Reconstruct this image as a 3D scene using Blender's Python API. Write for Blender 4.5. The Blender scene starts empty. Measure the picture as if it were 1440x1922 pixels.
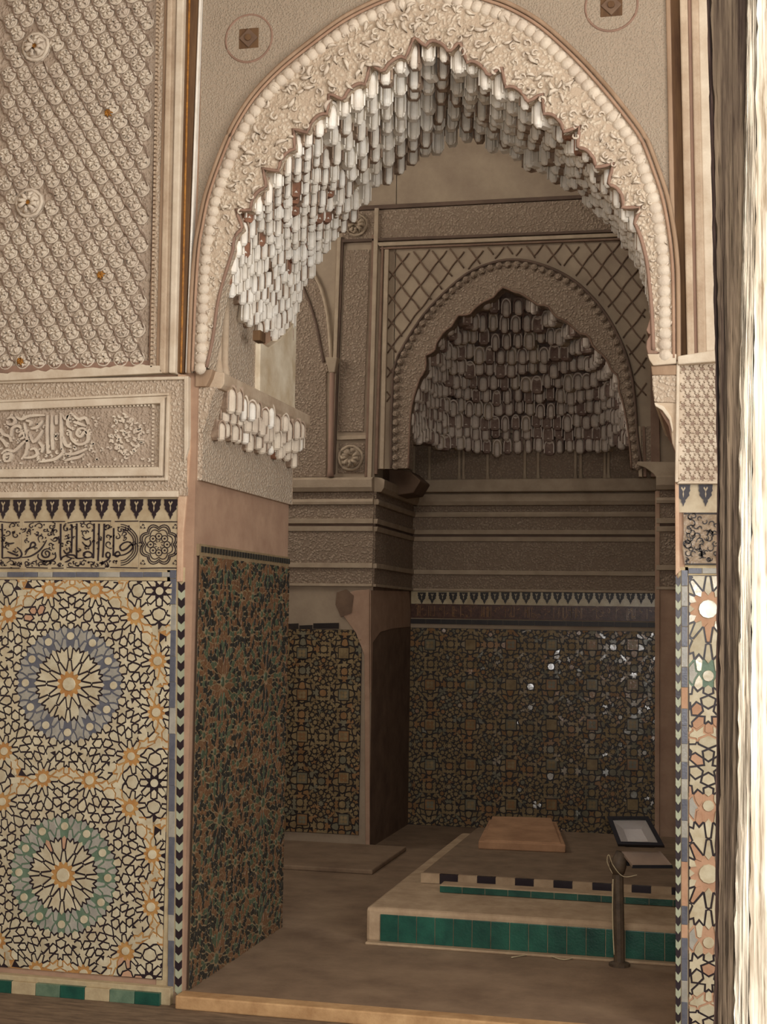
import bpy, bmesh, math, random
import numpy as np
from mathutils import Vector, Matrix

random.seed(7)
C = bpy.context.scene.collection
PI = math.pi

# ------------------------------------------------------------------ camera
YAW, PITCH, ROLL, FPX = 0.2384802, 0.0744053, 0.0155947, 2673.6     # focal length in pixels of the 1440 x 1922 frame
EYE = np.array([0.0, 0.0, 1.6])


def cam_axes():
    cy, sy, cp, sp = math.cos(YAW), math.sin(YAW), math.cos(PITCH), math.sin(PITCH)
    f = np.array([-sy * cp, cy * cp, sp]); r = np.array([cy, sy, 0.0]); u = np.cross(r, f)
    c, s = math.cos(ROLL), math.sin(ROLL)
    return c * r + s * u, -s * r + c * u, f


RIGHT, UP, FWD = cam_axes()
cd = bpy.data.cameras.new('camera'); cam = bpy.data.objects.new('camera', cd); C.objects.link(cam)
cam.matrix_world = Matrix(((RIGHT[0], UP[0], -FWD[0], EYE[0]), (RIGHT[1], UP[1], -FWD[1], EYE[1]),
                           (RIGHT[2], UP[2], -FWD[2], EYE[2]), (0, 0, 0, 1)))
cd.sensor_fit = 'VERTICAL'; cd.sensor_height = 36.0; cd.lens = 36.0 * FPX / 1922.0
cd.clip_start = 0.05; cd.clip_end = 200
bpy.context.scene.camera = cam

# ------------------------------------------------------------------ world, sun, daylight from the open portico, the photographer's flash, added unseen fill lamps, exposure
sc = bpy.context.scene
w = bpy.data.worlds.new('World'); sc.world = w; w.use_nodes = True
bg = w.node_tree.nodes['Background']; bg.inputs[0].default_value = (1.0, 0.97, 0.92, 1); bg.inputs[1].default_value = 0.45
sd = bpy.data.lights.new('sun', 'SUN'); sd.energy = 0.5; sd.angle = 0.01; sd.color = (1.0, 0.95, 0.86)
sun = bpy.data.objects.new('sun', sd); C.objects.link(sun)
sun.rotation_euler = Vector((0.42, 0.62, -0.72)).to_track_quat('-Z', 'Y').to_euler()


def area(name, loc, target, sx, sy, power, col):
    d = bpy.data.lights.new(name, 'AREA'); d.shape = 'RECTANGLE'; d.size = sx; d.size_y = sy; d.energy = power; d.color = col
    o = bpy.data.objects.new(name, d); C.objects.link(o); o.location = loc
    o.rotation_euler = (Vector(target) - Vector(loc)).to_track_quat('-Z', 'Y').to_euler()
    return o


area('added_hall_fill', (-0.7, 1.95, 4.1), (-1.4, 6.2, 2.5), 3.0, 1.4, 85, (1.0, 0.98, 0.96))  # unseen fill lamp added high in the hall to light the front wall
area('camera_flash', (0.03, -0.03, 1.70), (-0.7, 6, 1.9), 0.10, 0.06, 66, (1.0, 0.98, 0.96))
area('portico_daylight', (3.6, 1.2, 2.3), (-1.6, 6.3, 2.9), 3.0, 3.0, 340, (1.0, 0.98, 0.96))
area('added_chamber_fill_left', (-4.5, 8.6, 4.0), (-1.5, 10.2, 3.2), 1.4, 1.4, 42, (1.0, 0.95, 0.88))  # unseen fill lamp added at the left to brighten the upper chamber
area('added_chamber_fill_top', (-1.6, 7.9, 5.6), (-1.6, 11, 2.2), 1.1, 1.1, 22, (1.0, 0.95, 0.88))  # unseen fill lamp added overhead to brighten the alcove's rear wall
sc.view_settings.view_transform = 'Standard'; sc.view_settings.look = 'None'
sc.view_settings.exposure = 0.05; sc.view_settings.gamma = 1.0; sc.view_settings.use_curve_mapping = False

# ------------------------------------------------------------------ geometry helpers
def ray(px, py):
    return RIGHT * ((px - 720) / FPX) - UP * ((py - 961) / FPX) + FWD


def onY(px, py, Y):
    d = ray(px, py); return Vector(EYE + d * (Y / d[1]))


def onX(px, py, X):
    d = ray(px, py); return Vector(EYE + d * (X / d[0]))


def onZ(px, py, Z):
    d = ray(px, py); return Vector(EYE + d * ((Z - 1.6) / d[2]))


def lin(r, g, b):
    f = lambda c: (c / 255 / 12.92) if c <= 10.3 else ((c / 255 + 0.055) / 1.055) ** 2.4
    return (f(r), f(g), f(b), 1)


class MB:
    def __init__(s): s.v = []; s.f = []; s.m = []

    def add(s, vs, fs, m=0):
        n = len(s.v); s.v += [tuple(v) for v in vs]
        for f in fs: s.f.append([i + n for i in f]); s.m.append(m)

    def box(s, x0, x1, y0, y1, z0, z1, m=0):
        s.add([(x0, y0, z0), (x1, y0, z0), (x1, y1, z0), (x0, y1, z0), (x0, y0, z1), (x1, y0, z1), (x1, y1, z1), (x0, y1, z1)],
              [(0, 3, 2, 1), (4, 5, 6, 7), (0, 1, 5, 4), (1, 2, 6, 5), (2, 3, 7, 6), (3, 0, 4, 7)], m)

    def prism(s, poly, off, m=0, back=True):
        """poly: list of 3-D points (front), extruded by the vector off"""
        n = len(poly); o = Vector(off)
        vs = [Vector(p) for p in poly]; vs = vs + [p + o for p in vs]
        fs = [tuple(range(n))] + [(i, i + n, (i + 1) % n + n, (i + 1) % n) for i in range(n)]
        if back: fs.append(tuple(range(2 * n - 1, n - 1, -1)))
        s.add(vs, fs, m)

    def tube(s, pts, r, n=6, m=0, closed=False, flat=None):
        pts = [Vector(p) for p in pts]; rings = []; N = len(pts)
        rr = r if isinstance(r, (list, tuple)) else [r] * N
        for i, p in enumerate(pts):
            a = pts[(i - 1) % N] if (i or closed) else p; b = pts[(i + 1) % N] if (i < N - 1 or closed) else p
            t = (b - a).normalized(); up = Vector((0, 0, 1)) if abs(t.z) < 0.9 else Vector((0, 1, 0))
            x = t.cross(up).normalized(); y = x.cross(t)
            rings.append([p + x * (rr[i] * math.cos(2 * PI * k / n)) + y * (rr[i] * math.sin(2 * PI * k / n)) for k in range(n)])
        vs = [v for q in rings for v in q]; fs = []
        for i in range(N if closed else N - 1):
            j = (i + 1) % N
            for k in range(n): fs.append((i * n + k, i * n + (k + 1) % n, j * n + (k + 1) % n, j * n + k))
        if not closed: fs += [tuple(range(n - 1, -1, -1)), tuple(range((N - 1) * n, N * n))]
        s.add(vs, fs, m)

    def loft(s, rings, m=0, closed=False):
        n = len(rings[0]); fs = []
        for i in range(len(rings) - 1):
            for k in range(n if closed else n - 1):
                fs.append((i * n + k, i * n + (k + 1) % n, (i + 1) * n + (k + 1) % n, (i + 1) * n + k))
        s.add([v for r in rings for v in r], fs, m)

    def mesh(s, name, mats, smooth=False, fix=True):
        me = bpy.data.meshes.new(name); me.from_pydata(s.v, [], s.f)
        for m in (mats if isinstance(mats, (list, tuple)) else [mats]): me.materials.append(m)
        if any(s.m): me.polygons.foreach_set('material_index', s.m)
        if fix:
            b = bmesh.new(); b.from_mesh(me); bmesh.ops.recalc_face_normals(b, faces=b.faces); b.to_mesh(me); b.free()
        if smooth: me.polygons.foreach_set('use_smooth', [True] * len(me.polygons))
        me.update(); return me

    def build(s, name, mats, parent=None, smooth=False, kind=None, label=None, origin=None, bevel=0, fix=True):
        """link as ONE object; vertices are world coordinates, the parent's location is taken off"""
        loc = Vector(origin) if origin is not None else (world_loc(parent) if parent else Vector((0, 0, 0)))
        s.v = [tuple(Vector(v) - loc) for v in s.v]
        o = bpy.data.objects.new(name, s.mesh(name, mats, smooth, fix)); C.objects.link(o)
        o.location = loc
        if parent: o.parent = parent; o.location = loc - world_loc(parent)
        if kind: o['kind'] = kind
        if label: o['label'] = label
        if bevel:
            b = o.modifiers.new('bevel', 'BEVEL'); b.width = bevel; b.segments = 2; b.limit_method = 'ANGLE'; b.angle_limit = 0.6
        return o


def world_loc(o):
    l = Vector((0, 0, 0))
    while o: l = l + o.location; o = o.parent
    return l


def thing(name, loc, label, cat, group=None):
    o = bpy.data.objects.new(name, None); C.objects.link(o); o.location = loc; o.empty_display_size = 0.1
    return tag(o, label, cat, group)


def tag(o, label, cat, group=None):
    o['label'] = label; o['category'] = cat
    if group: o['group'] = group
    return o


def put(me, name, parent, mat4, label=None):
    """link one more object that shares mesh data; mat4 is a world matrix"""
    o = bpy.data.objects.new(name, me); C.objects.link(o)
    if parent:
        o.parent = parent; mat4 = Matrix.Translation(-world_loc(parent)) @ mat4
    o.matrix_basis = mat4
    if label: o['label'] = label
    return o


def structure(o, label=None):
    o['kind'] = 'structure'
    if label: o['label'] = label
    return o


def spline(pts, k=4, closed=False):
    P = [Vector(p) for p in pts]; out = []; n = len(P)
    for i in range(n if closed else n - 1):
        if closed: a, b, c, d = P[(i - 1) % n], P[i], P[(i + 1) % n], P[(i + 2) % n]
        else: a, b, c, d = P[max(i - 1, 0)], P[i], P[i + 1], P[min(i + 2, n - 1)]
        for j in range(k):
            t = j / k
            out.append(0.5 * ((2 * b) + (c - a) * t + (2 * a - 5 * b + 4 * c - d) * t * t + (3 * b - a - 3 * c + d) * t ** 3))
    if not closed: out.append(P[-1])
    return out


def resample(pts, n):
    P = [Vector(p) for p in pts]; L = [0]
    for a, b in zip(P, P[1:]): L.append(L[-1] + (b - a).length)
    out = []; j = 0
    for i in range(n):
        t = L[-1] * i / (n - 1)
        while j < len(P) - 2 and L[j + 1] < t: j += 1
        out.append(P[j].lerp(P[j + 1], (t - L[j]) / max(1e-9, L[j + 1] - L[j])))
    return out


def ribbon(mb, pts, wid, nrm, h, m=0, taper=True):
    """a raised stroke following pts (3-D), width wid, on the face with outward normal nrm"""
    P = [Vector(p) for p in pts]; n = len(P); nrm = Vector(nrm); L = []; Rr = []; T = []
    for i, p in enumerate(P):
        t = (P[min(i + 1, n - 1)] - P[max(i - 1, 0)]).normalized(); s = t.cross(nrm)
        k = 1.0 if not taper else (0.45 + 0.55 * math.sin(PI * min(1, max(0, (i + 0.35) / (n - 0.3)))))
        L.append(p - s * wid * k / 2); Rr.append(p + s * wid * k / 2); T.append(p)
    vs = []
    for i in range(n): vs += [L[i], L[i] + nrm * h, Rr[i] + nrm * h, Rr[i]]
    fs = []
    for i in range(n - 1):
        a, b = 4 * i, 4 * i + 4
        fs += [(a, a + 1, b + 1, b), (a + 1, a + 2, b + 2, b + 1), (a + 2, a + 3, b + 3, b + 2)]
    fs += [(0, 3, 2, 1), (4 * n - 4, 4 * n - 3, 4 * n - 2, 4 * n - 1)]
    mb.add(vs, fs, m)


# ------------------------------------------------------------------ materials
def mat(name, col, rough=0.85, col2=None, nscale=6.0, carve=0, cstr=0.0, cdark=None, fine=120, fstr=0.25, spec=0.3, stretch=None, rnd=0.0,
        coat=0.0, carve2=0.0, metallic=0.0):
    m = bpy.data.materials.new(name); m.use_nodes = True; nt = m.node_tree; N = nt.nodes; L = nt.links
    b = N['Principled BSDF']; b.inputs['Roughness'].default_value = rough; b.inputs['Specular IOR Level'].default_value = spec
    b.inputs['Coat Weight'].default_value = coat; b.inputs['Coat Roughness'].default_value = 0.08; b.inputs['Metallic'].default_value = metallic
    g = N.new('ShaderNodeNewGeometry'); vec = g.outputs['Position']
    if stretch:
        mp = N.new('ShaderNodeMapping'); mp.inputs['Scale'].default_value = stretch; L.new(vec, mp.inputs[0]); vec = mp.outputs[0]
    n1 = N.new('ShaderNodeTexNoise'); n1.inputs['Scale'].default_value = nscale; n1.inputs['Detail'].default_value = 5; n1.inputs['Roughness'].default_value = 0.65
    L.new(vec, n1.inputs['Vector'])
    rp = N.new('ShaderNodeValToRGB'); rp.color_ramp.elements[0].position = 0.33; rp.color_ramp.elements[1].position = 0.68
    L.new(n1.outputs['Fac'], rp.inputs[0])
    rp.color_ramp.elements[0].color = lin(*(col2 or [c * 0.82 for c in col])); rp.color_ramp.elements[1].color = lin(*col)
    c = rp.outputs[0]; h = None
    n2 = N.new('ShaderNodeTexNoise'); n2.inputs['Scale'].default_value = fine; n2.inputs['Detail'].default_value = 3; L.new(vec, n2.inputs['Vector'])
    bp = N.new('ShaderNodeBump'); bp.inputs['Strength'].default_value = fstr; bp.inputs['Distance'].default_value = 0.004
    L.new(n2.outputs['Fac'], bp.inputs['Height']); nrm = bp.outputs[0]
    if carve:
        # warped cells: fine carved leafwork, darker in the cut ground
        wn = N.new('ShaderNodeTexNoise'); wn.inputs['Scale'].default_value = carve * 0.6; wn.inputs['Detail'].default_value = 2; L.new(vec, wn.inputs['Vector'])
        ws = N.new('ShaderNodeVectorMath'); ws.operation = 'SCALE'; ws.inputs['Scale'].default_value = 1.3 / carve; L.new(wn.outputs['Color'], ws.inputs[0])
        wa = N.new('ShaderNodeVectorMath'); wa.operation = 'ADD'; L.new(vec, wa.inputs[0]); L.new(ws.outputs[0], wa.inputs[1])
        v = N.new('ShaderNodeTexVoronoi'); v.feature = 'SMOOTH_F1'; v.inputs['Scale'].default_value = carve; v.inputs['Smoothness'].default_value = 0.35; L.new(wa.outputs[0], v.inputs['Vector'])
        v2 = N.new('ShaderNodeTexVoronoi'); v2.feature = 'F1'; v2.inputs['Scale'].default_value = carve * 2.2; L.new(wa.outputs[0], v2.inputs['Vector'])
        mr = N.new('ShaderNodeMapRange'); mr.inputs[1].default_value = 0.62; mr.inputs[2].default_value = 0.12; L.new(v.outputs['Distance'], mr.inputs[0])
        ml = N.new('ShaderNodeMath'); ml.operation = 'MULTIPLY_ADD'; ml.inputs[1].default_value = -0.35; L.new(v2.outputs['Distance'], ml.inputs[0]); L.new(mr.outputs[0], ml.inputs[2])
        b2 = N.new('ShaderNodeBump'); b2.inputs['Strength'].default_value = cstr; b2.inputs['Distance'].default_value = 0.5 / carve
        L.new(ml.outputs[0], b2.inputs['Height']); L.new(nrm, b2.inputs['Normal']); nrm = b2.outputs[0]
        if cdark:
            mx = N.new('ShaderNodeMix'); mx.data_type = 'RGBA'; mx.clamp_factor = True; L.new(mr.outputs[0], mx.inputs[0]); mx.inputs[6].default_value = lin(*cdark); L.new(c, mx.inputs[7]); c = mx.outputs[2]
    if rnd:
        oi = N.new('ShaderNodeObjectInfo'); hs = N.new('ShaderNodeHueSaturation')
        mr2 = N.new('ShaderNodeMapRange'); mr2.inputs[3].default_value = 1 - rnd; mr2.inputs[4].default_value = 1 + rnd * 0.5; L.new(oi.outputs['Random'], mr2.inputs[0])
        L.new(mr2.outputs[0], hs.inputs['Value']); L.new(c, hs.inputs['Color']); c = hs.outputs[0]
    L.new(c, b.inputs['Base Color']); L.new(nrm, b.inputs['Normal'])
    return m


M = {}
M['line'] = mat('brown_line', (145, 123, 105), col2=(124, 103, 88), nscale=20)  # on the lattice ridges this brown stands in for groove shadow
M['worn'] = mat('worn_brown_tile', (150, 128, 100), rough=0.2, col2=(116, 94, 70), nscale=40, fine=70, fstr=0.6, spec=0.5)
M['stucco'] = mat('stucco', (202, 187, 166), col2=(180, 161, 139), fine=90, fstr=0.35)
M['stucco_orn'] = mat('stucco_ornament', (213, 199, 178), col2=(188, 171, 152), nscale=9, fine=140, fstr=0.5)
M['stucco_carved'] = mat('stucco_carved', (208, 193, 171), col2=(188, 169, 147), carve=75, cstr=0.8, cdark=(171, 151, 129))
M['stucco_ground'] = mat('stucco_ground', (180, 161, 141), col2=(156, 137, 118), carve=70, cstr=0.7)
M['stucco_white'] = mat('stucco_white', (236, 230, 218), col2=(211, 200, 183), nscale=10, fine=70, fstr=0.2)
M['plaster_white'] = mat('plaster_white', (226, 212, 186), col2=(190, 168, 136), nscale=5, fine=60, fstr=0.3)
M['spandrel'] = mat('spandrel_stucco', (165, 151, 131), col2=(147, 133, 114), carve=110, cstr=0.7, cdark=(156, 139, 119))
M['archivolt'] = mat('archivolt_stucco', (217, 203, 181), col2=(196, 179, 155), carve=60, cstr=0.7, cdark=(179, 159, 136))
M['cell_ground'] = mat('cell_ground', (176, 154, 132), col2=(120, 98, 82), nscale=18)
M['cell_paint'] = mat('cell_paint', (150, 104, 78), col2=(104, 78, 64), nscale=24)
M['tan'] = mat('tan_moulding', (191, 171, 146), col2=(163, 139, 114), nscale=8, fine=150, fstr=0.4)
M['pale'] = mat('pale_moulding', (211, 197, 175), col2=(186, 167, 143), nscale=8)
M['brown'] = mat('brown_painted_moulding', (112, 84, 56), col2=(78, 54, 36), nscale=16, stretch=(1, 1, 0.15))
M['gilt'] = mat('gilded_paint', (176, 118, 40), col2=(116, 72, 28), nscale=40, rough=0.5)
M['orange'] = mat('orange_paint', (164, 137, 111), col2=(136, 110, 86), nscale=12, stretch=(1, 1, 0.2))
M['red'] = mat('red_paint', (149, 118, 99), col2=(128, 102, 86), nscale=14, stretch=(1, 1, 0.2))
M['plaster_pink'] = mat('pink_plaster', (169, 138, 113), col2=(149, 118, 96), nscale=7, fine=60, fstr=0.2)
M['plaster_edge'] = mat('corner_plaster', (202, 173, 144), col2=(180, 144, 116), nscale=10)
M['cream'] = mat('cream_tile', (200, 190, 162), rough=0.16, col2=(176, 160, 130), nscale=16, fine=40, fstr=0.12, spec=0.5, rnd=0.14)
M['buff'] = mat('buff_tile', (184, 168, 138), rough=0.35, col2=(158, 138, 108), nscale=12, fine=60, fstr=0.15, spec=0.5)
M['black'] = mat('black_glaze', (44, 34, 40), rough=0.3, col2=(34, 26, 30), fine=60, fstr=0.1, spec=0.5)
M['amber'] = mat('amber_glaze', (188, 146, 88), rough=0.3, col2=(166, 114, 64), nscale=18, spec=0.5, rnd=0.1)
M['blue'] = mat('blue_glaze', (104, 104, 110), rough=0.28, col2=(84, 86, 96), nscale=20, spec=0.5, rnd=0.12)
M['green'] = mat('green_glaze', (112, 132, 108), rough=0.3, col2=(86, 108, 88), nscale=18, spec=0.5, rnd=0.15)
M['paleblue'] = mat('pale_blue_tile', (166, 160, 146), rough=0.25, col2=(142, 138, 128), nscale=18, spec=0.5, rnd=0.1)
M['clay'] = mat('bare_clay', (186, 148, 118), col2=(166, 126, 98), nscale=14)
M['grout'] = mat('grout', (186, 168, 132), col2=(160, 140, 108), nscale=12)
M['greentile'] = mat('dark_green_tile', (38, 92, 74), rough=0.3, col2=(24, 66, 56), nscale=9, spec=0.5, rnd=0.25)
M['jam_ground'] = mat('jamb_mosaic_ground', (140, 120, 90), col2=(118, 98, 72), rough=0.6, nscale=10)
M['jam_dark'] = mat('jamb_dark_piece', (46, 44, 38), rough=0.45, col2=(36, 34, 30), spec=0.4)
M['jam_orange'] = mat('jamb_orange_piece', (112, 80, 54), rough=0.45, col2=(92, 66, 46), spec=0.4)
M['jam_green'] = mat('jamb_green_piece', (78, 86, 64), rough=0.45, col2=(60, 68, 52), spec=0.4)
M['chev_green'] = mat('pale_green_chevron', (172, 174, 148), rough=0.35, col2=(146, 150, 124), spec=0.5, rnd=0.1)
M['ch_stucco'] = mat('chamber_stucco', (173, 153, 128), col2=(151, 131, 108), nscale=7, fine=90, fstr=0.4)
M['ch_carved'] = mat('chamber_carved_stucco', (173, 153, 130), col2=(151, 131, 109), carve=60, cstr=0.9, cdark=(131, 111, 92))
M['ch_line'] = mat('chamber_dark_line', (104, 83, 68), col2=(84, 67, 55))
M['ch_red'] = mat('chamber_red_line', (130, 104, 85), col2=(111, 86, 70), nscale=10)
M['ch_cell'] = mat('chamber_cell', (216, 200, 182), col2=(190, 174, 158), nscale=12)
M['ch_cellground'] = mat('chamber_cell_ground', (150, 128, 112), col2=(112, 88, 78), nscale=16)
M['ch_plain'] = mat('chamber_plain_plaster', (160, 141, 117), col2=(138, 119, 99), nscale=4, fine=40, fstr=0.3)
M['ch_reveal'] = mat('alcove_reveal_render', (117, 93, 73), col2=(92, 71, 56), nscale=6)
M['ch_tile'] = mat('chamber_tile', (146, 126, 92), rough=0.16, col2=(118, 98, 70), nscale=14, spec=0.5, fine=30, fstr=0.2)
M['ch_tile_blue'] = mat('chamber_tile_blue', (126, 118, 96), rough=0.16, col2=(104, 98, 80), spec=0.5)
M['ch_tile_tan'] = mat('chamber_tile_tan', (150, 114, 78), rough=0.16, col2=(122, 92, 62), spec=0.5)
M['ch_strap'] = mat('chamber_strap', (52, 44, 38), rough=0.4, col2=(38, 32, 30))
M['ch_inscr'] = mat('chamber_inscription_tile', (96, 66, 52), rough=0.3, col2=(64, 44, 36), nscale=40, spec=0.3)
M['ch_buff'] = mat('chamber_buff_tile', (190, 174, 142), rough=0.2, col2=(164, 146, 114), nscale=12, spec=0.4)
M['floor'] = mat('hall_floor', (133, 111, 88), col2=(92, 75, 59), nscale=26, fine=60, fstr=0.4, stretch=(0.35, 1.6, 1))
M['ch_floor'] = mat('chamber_floor', (145, 121, 96), col2=(115, 93, 73), nscale=3.5, fine=70, fstr=0.35)
M['sill'] = mat('sill_plaster', (196, 158, 112), col2=(160, 122, 82), nscale=8)
M['tomb'] = mat('tomb_plaster', (182, 157, 126), col2=(154, 129, 101), nscale=9, fine=60, fstr=0.3)
M['tomb_mat'] = mat('tomb_top_render', (135, 113, 90), col2=(111, 91, 71), nscale=7)
M['slab'] = mat('slab_stone', (182, 140, 104), col2=(150, 112, 82), nscale=6)
M['metal'] = mat('black_metal', (26, 22, 26), rough=0.75, col2=(20, 18, 20), spec=0.25)
M['post'] = mat('post_metal', (96, 80, 62), rough=0.6, col2=(70, 58, 46), nscale=20)
M['wire'] = mat('wire', (206, 188, 150), rough=0.5)
M['reflector'] = mat('reflector', (210, 204, 200), rough=0.35, col2=(190, 184, 182), metallic=0.3)
M['visor'] = mat('visor_plate', (150, 128, 110), rough=0.45, col2=(132, 112, 96))
M['gap_shade'] = mat('gap_shade_brown', (70, 50, 40), col2=(44, 32, 28), nscale=30, stretch=(1, 1, 0.1))
M['wood'] = mat('bleached_wood', (196, 186, 168), col2=(92, 76, 56), nscale=150, fine=300, fstr=0.8, stretch=(1, 1, 0.03), rough=0.9, spec=0.1)
M['wood_dark'] = mat('weathered_shaded_wood', (92, 78, 62), col2=(40, 30, 24), nscale=130, fine=300, fstr=0.8, stretch=(1, 1, 0.03), rough=0.9, spec=0.1)  # weathered brown, with the board's shade also put into the dark colour
gm = bpy.data.materials.new('lamp_glass'); gm.use_nodes = True; gb = gm.node_tree.nodes['Principled BSDF']
gb.inputs['Transmission Weight'].default_value = 1.0; gb.inputs['Roughness'].default_value = 0.05; M['glass'] = gm

# ------------------------------------------------------------------ key planes (metres; the front wall faces -Y)
YF, YJ = 5.83, 7.19              # front wall face, far face of the same wall
YP, YB = 9.75, 11.0              # alcove front (piers), alcove rear wall
XC, XR = -2.255, -0.205          # left and right corner of the front opening
XPL, XPR = -2.44, -0.474         # alcove opening
HALL_Z = -0.05


def F(px, py, Y=YF): return onY(px, py, Y)


def slab(px, Y, out, deep=0.02):
    """prism whose front face is the pixel polygon on plane Y-out, going back to Y+deep"""
    mb = MB(); mb.prism([onY(x, y, Y - out) for x, y in px], (0, out + deep, 0)); return mb


def add_slab(mb, px, Y, out, deep=0.02, m=0):
    mb.prism([onY(x, y, Y - out) for x, y in px], (0, out + deep, 0), m)


def hmould(mb, A, B, out, prof, m=0):
    """extrude a profile [(height, projection)...] from A to B; out = outward unit vector, profile heights are absolute z"""
    A, B, o = Vector(A), Vector(B), Vector(out); rings = []
    for P in (A, B): rings.append([Vector((P.x, P.y, 0)) + o * d + Vector((0, 0, z)) for z, d in prof])
    n = len(prof); vs = rings[0] + rings[1]
    fs = [(i, (i + 1) % n, (i + 1) % n + n, i + n) for i in range(n)] + [tuple(range(n)), tuple(range(2 * n - 1, n - 1, -1))]
    mb.add(vs, fs, m)


# ================================================================== THE SETTING
mb = MB(); mb.box(-4.6, 2.6, 1.0, YF - 0.004, HALL_Z - 0.1, HALL_Z); structure(mb.build('floor', M['floor']))
mb = MB(); mb.box(-5.0, 2.2, YF - 0.004, 11.3, -0.12, 0); structure(mb.build('floor', M['ch_floor']))
mb = MB(); mb.box(-5.2, XC - 0.01, YF, YJ, HALL_Z, 5.9); structure(mb.build('wall_left', M['plaster_pink']))
mb = MB(); mb.box(XR, 2.4, YF, YJ, HALL_Z, 5.2); structure(mb.build('wall_right', M['plaster_pink']))
# hall sides and ceiling; chamber sides and ceiling
mb = MB(); mb.box(-4.7, -4.5, 1.45, YF, HALL_Z, 5.2); structure(mb.build('wall_hall_left', M['stucco']))
mb = MB(); mb.box(-4.7, 2.6, 1.45, YJ, 5.2, 5.35); structure(mb.build('ceiling', M['stucco']))
mb = MB(); mb.box(-5.2, 2.4, YJ - 0.1, 11.3, 5.9, 6.0); structure(mb.build('ceiling', M['ch_plain']))
mb = MB(); mb.box(-4.9, -4.7, YJ, 11.3, 0, 6); structure(mb.build('wall_chamber_left', M['ch_plain']))
mb = MB(); mb.box(2.0, 2.2, YJ, 11.3, 0, 6); structure(mb.build('wall_chamber_right', M['ch_plain']))
mb = MB(); mb.box(-4.9, 2.2, YJ - 0.12, YJ - 0.02, 5.2, 6); structure(mb.build('wall_above_hall', M['ch_plain']))
mb = MB(); mb.box(-3.6, 0.4, YB, YB + 0.2, 0, 5.2); structure(mb.build('wall_rear', M['ch_plain']))
# outer wall with the entrance: lintel above the camera's doorway and the wall to its left
mb = MB(); mb.box(-4.7, 2.6, 1.45, 1.75, 3.7, 5.2); mb.box(-4.7, -2.1, 1.45, 1.75, HALL_Z, 3.7); mb.box(2.3, 2.6, 1.45, 1.75, HALL_Z, 3.7)
structure(mb.build('wall_entrance', M['stucco']))
mb = MB(); mb.box(-12, 12, -14, 1.0, HALL_Z - 0.1, HALL_Z); structure(mb.build('ground', mat('courtyard_paving', (214, 196, 168), nscale=3)))

# ---------------- arch curves in metres (x, z)
EXT = [(-2.285, 2.66), (-2.28, 3.0), (-2.27, 3.21), (-2.255, 3.31), (-2.23, 3.44), (-2.18, 3.59), (-2.12, 3.73), (-2.03, 3.87), (-1.91, 3.99), (-1.76, 4.10),
       (-1.62, 4.19), (-1.48, 4.25), (-1.36, 4.285), (-1.245, 4.315), (-1.12, 4.275), (-1.0, 4.23), (-0.89, 4.18), (-0.76, 4.09), (-0.62, 3.95), (-0.51, 3.82), (-0.42, 3.70), (-0.34, 3.58),
       (-0.29, 3.45), (-0.25, 3.32), (-0.225, 3.18), (-0.212, 3.05), (-0.208, 2.92), (-0.206, 2.66)]
INT = [(-2.215, 2.68), (-2.19, 2.8), (-2.165, 2.99), (-2.11, 3.18), (-2.08, 3.27), (-2.04, 3.37), (-1.97, 3.47), (-1.90, 3.56), (-1.83, 3.65), (-1.76, 3.73),
       (-1.68, 3.80), (-1.60, 3.86), (-1.49, 3.93), (-1.40, 3.98), (-1.33, 4.02), (-1.25, 4.06), (-1.17, 4.03), (-1.10, 3.99), (-1.02, 3.93), (-0.92, 3.86), (-0.83, 3.79),
       (-0.74, 3.72), (-0.66, 3.64), (-0.585, 3.55), (-0.51, 3.46), (-0.45, 3.37), (-0.40, 3.28), (-0.355, 3.19), (-0.325, 3.08), (-0.31, 2.96), (-0.30, 2.83), (-0.295, 2.7)]
FAR = [(-2.29, 2.68), (-2.27, 3.0), (-2.24, 3.2), (-2.19, 3.36), (-2.12, 3.5), (-2.04, 3.62), (-1.96, 3.71), (-1.86, 3.80), (-1.77, 3.88), (-1.66, 3.95), (-1.55, 4.02), (-1.45, 4.08), (-1.33, 4.13),
       (-1.23, 4.09), (-1.14, 4.03), (-1.02, 3.96), (-0.93, 3.9), (-0.82, 3.85), (-0.72, 3.78), (-0.64, 3.7), (-0.57, 3.62), (-0.52, 3.54), (-0.46, 3.45), (-0.42, 3.37), (-0.39, 3.28), (-0.36, 3.1), (-0.34, 2.9), (-0.33, 2.7)]
c3 = lambda c, y: [Vector((x, y, z)) for x, z in c]
NA = 241
EXTs = resample(spline(c3(EXT, YF)), NA); INTs = resample(spline(c3(INT, YF)), NA); FARs = resample(spline(c3(FAR, YJ)), NA)

# wall over the arch (spandrels): front skin above the extrados up to the ceiling
mb = MB()
for a, b in zip(EXTs, EXTs[1:]):
    mb.add([a + Vector((0, -.006, 0)), b + Vector((0, -.006, 0)), (b.x, YF - .006, 5.2), (a.x, YF - .006, 5.2)], [(0, 1, 2, 3)])
mb.box(XC - 0.06, XR, YJ - 0.02, YJ, 4.25, 5.2)
structure(mb.build('wall_front', M['spandrel'], fix=False))
# soffit shell behind the cells, pushed outwards a little
mb = MB(); rings = []
for k in range(13):
    t = k / 12; r = []
    for p, q in zip(INTs, FARs):
        v = p.lerp(q, t); c = Vector((-1.25, v.y, 3.0)); d = (v - c).normalized(); r.append(v + d * 0.05)
    rings.append(r)
mb.loft(rings); structure(mb.build('wall_arch_soffit', M['stucco_carved'], smooth=True, fix=False))

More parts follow.
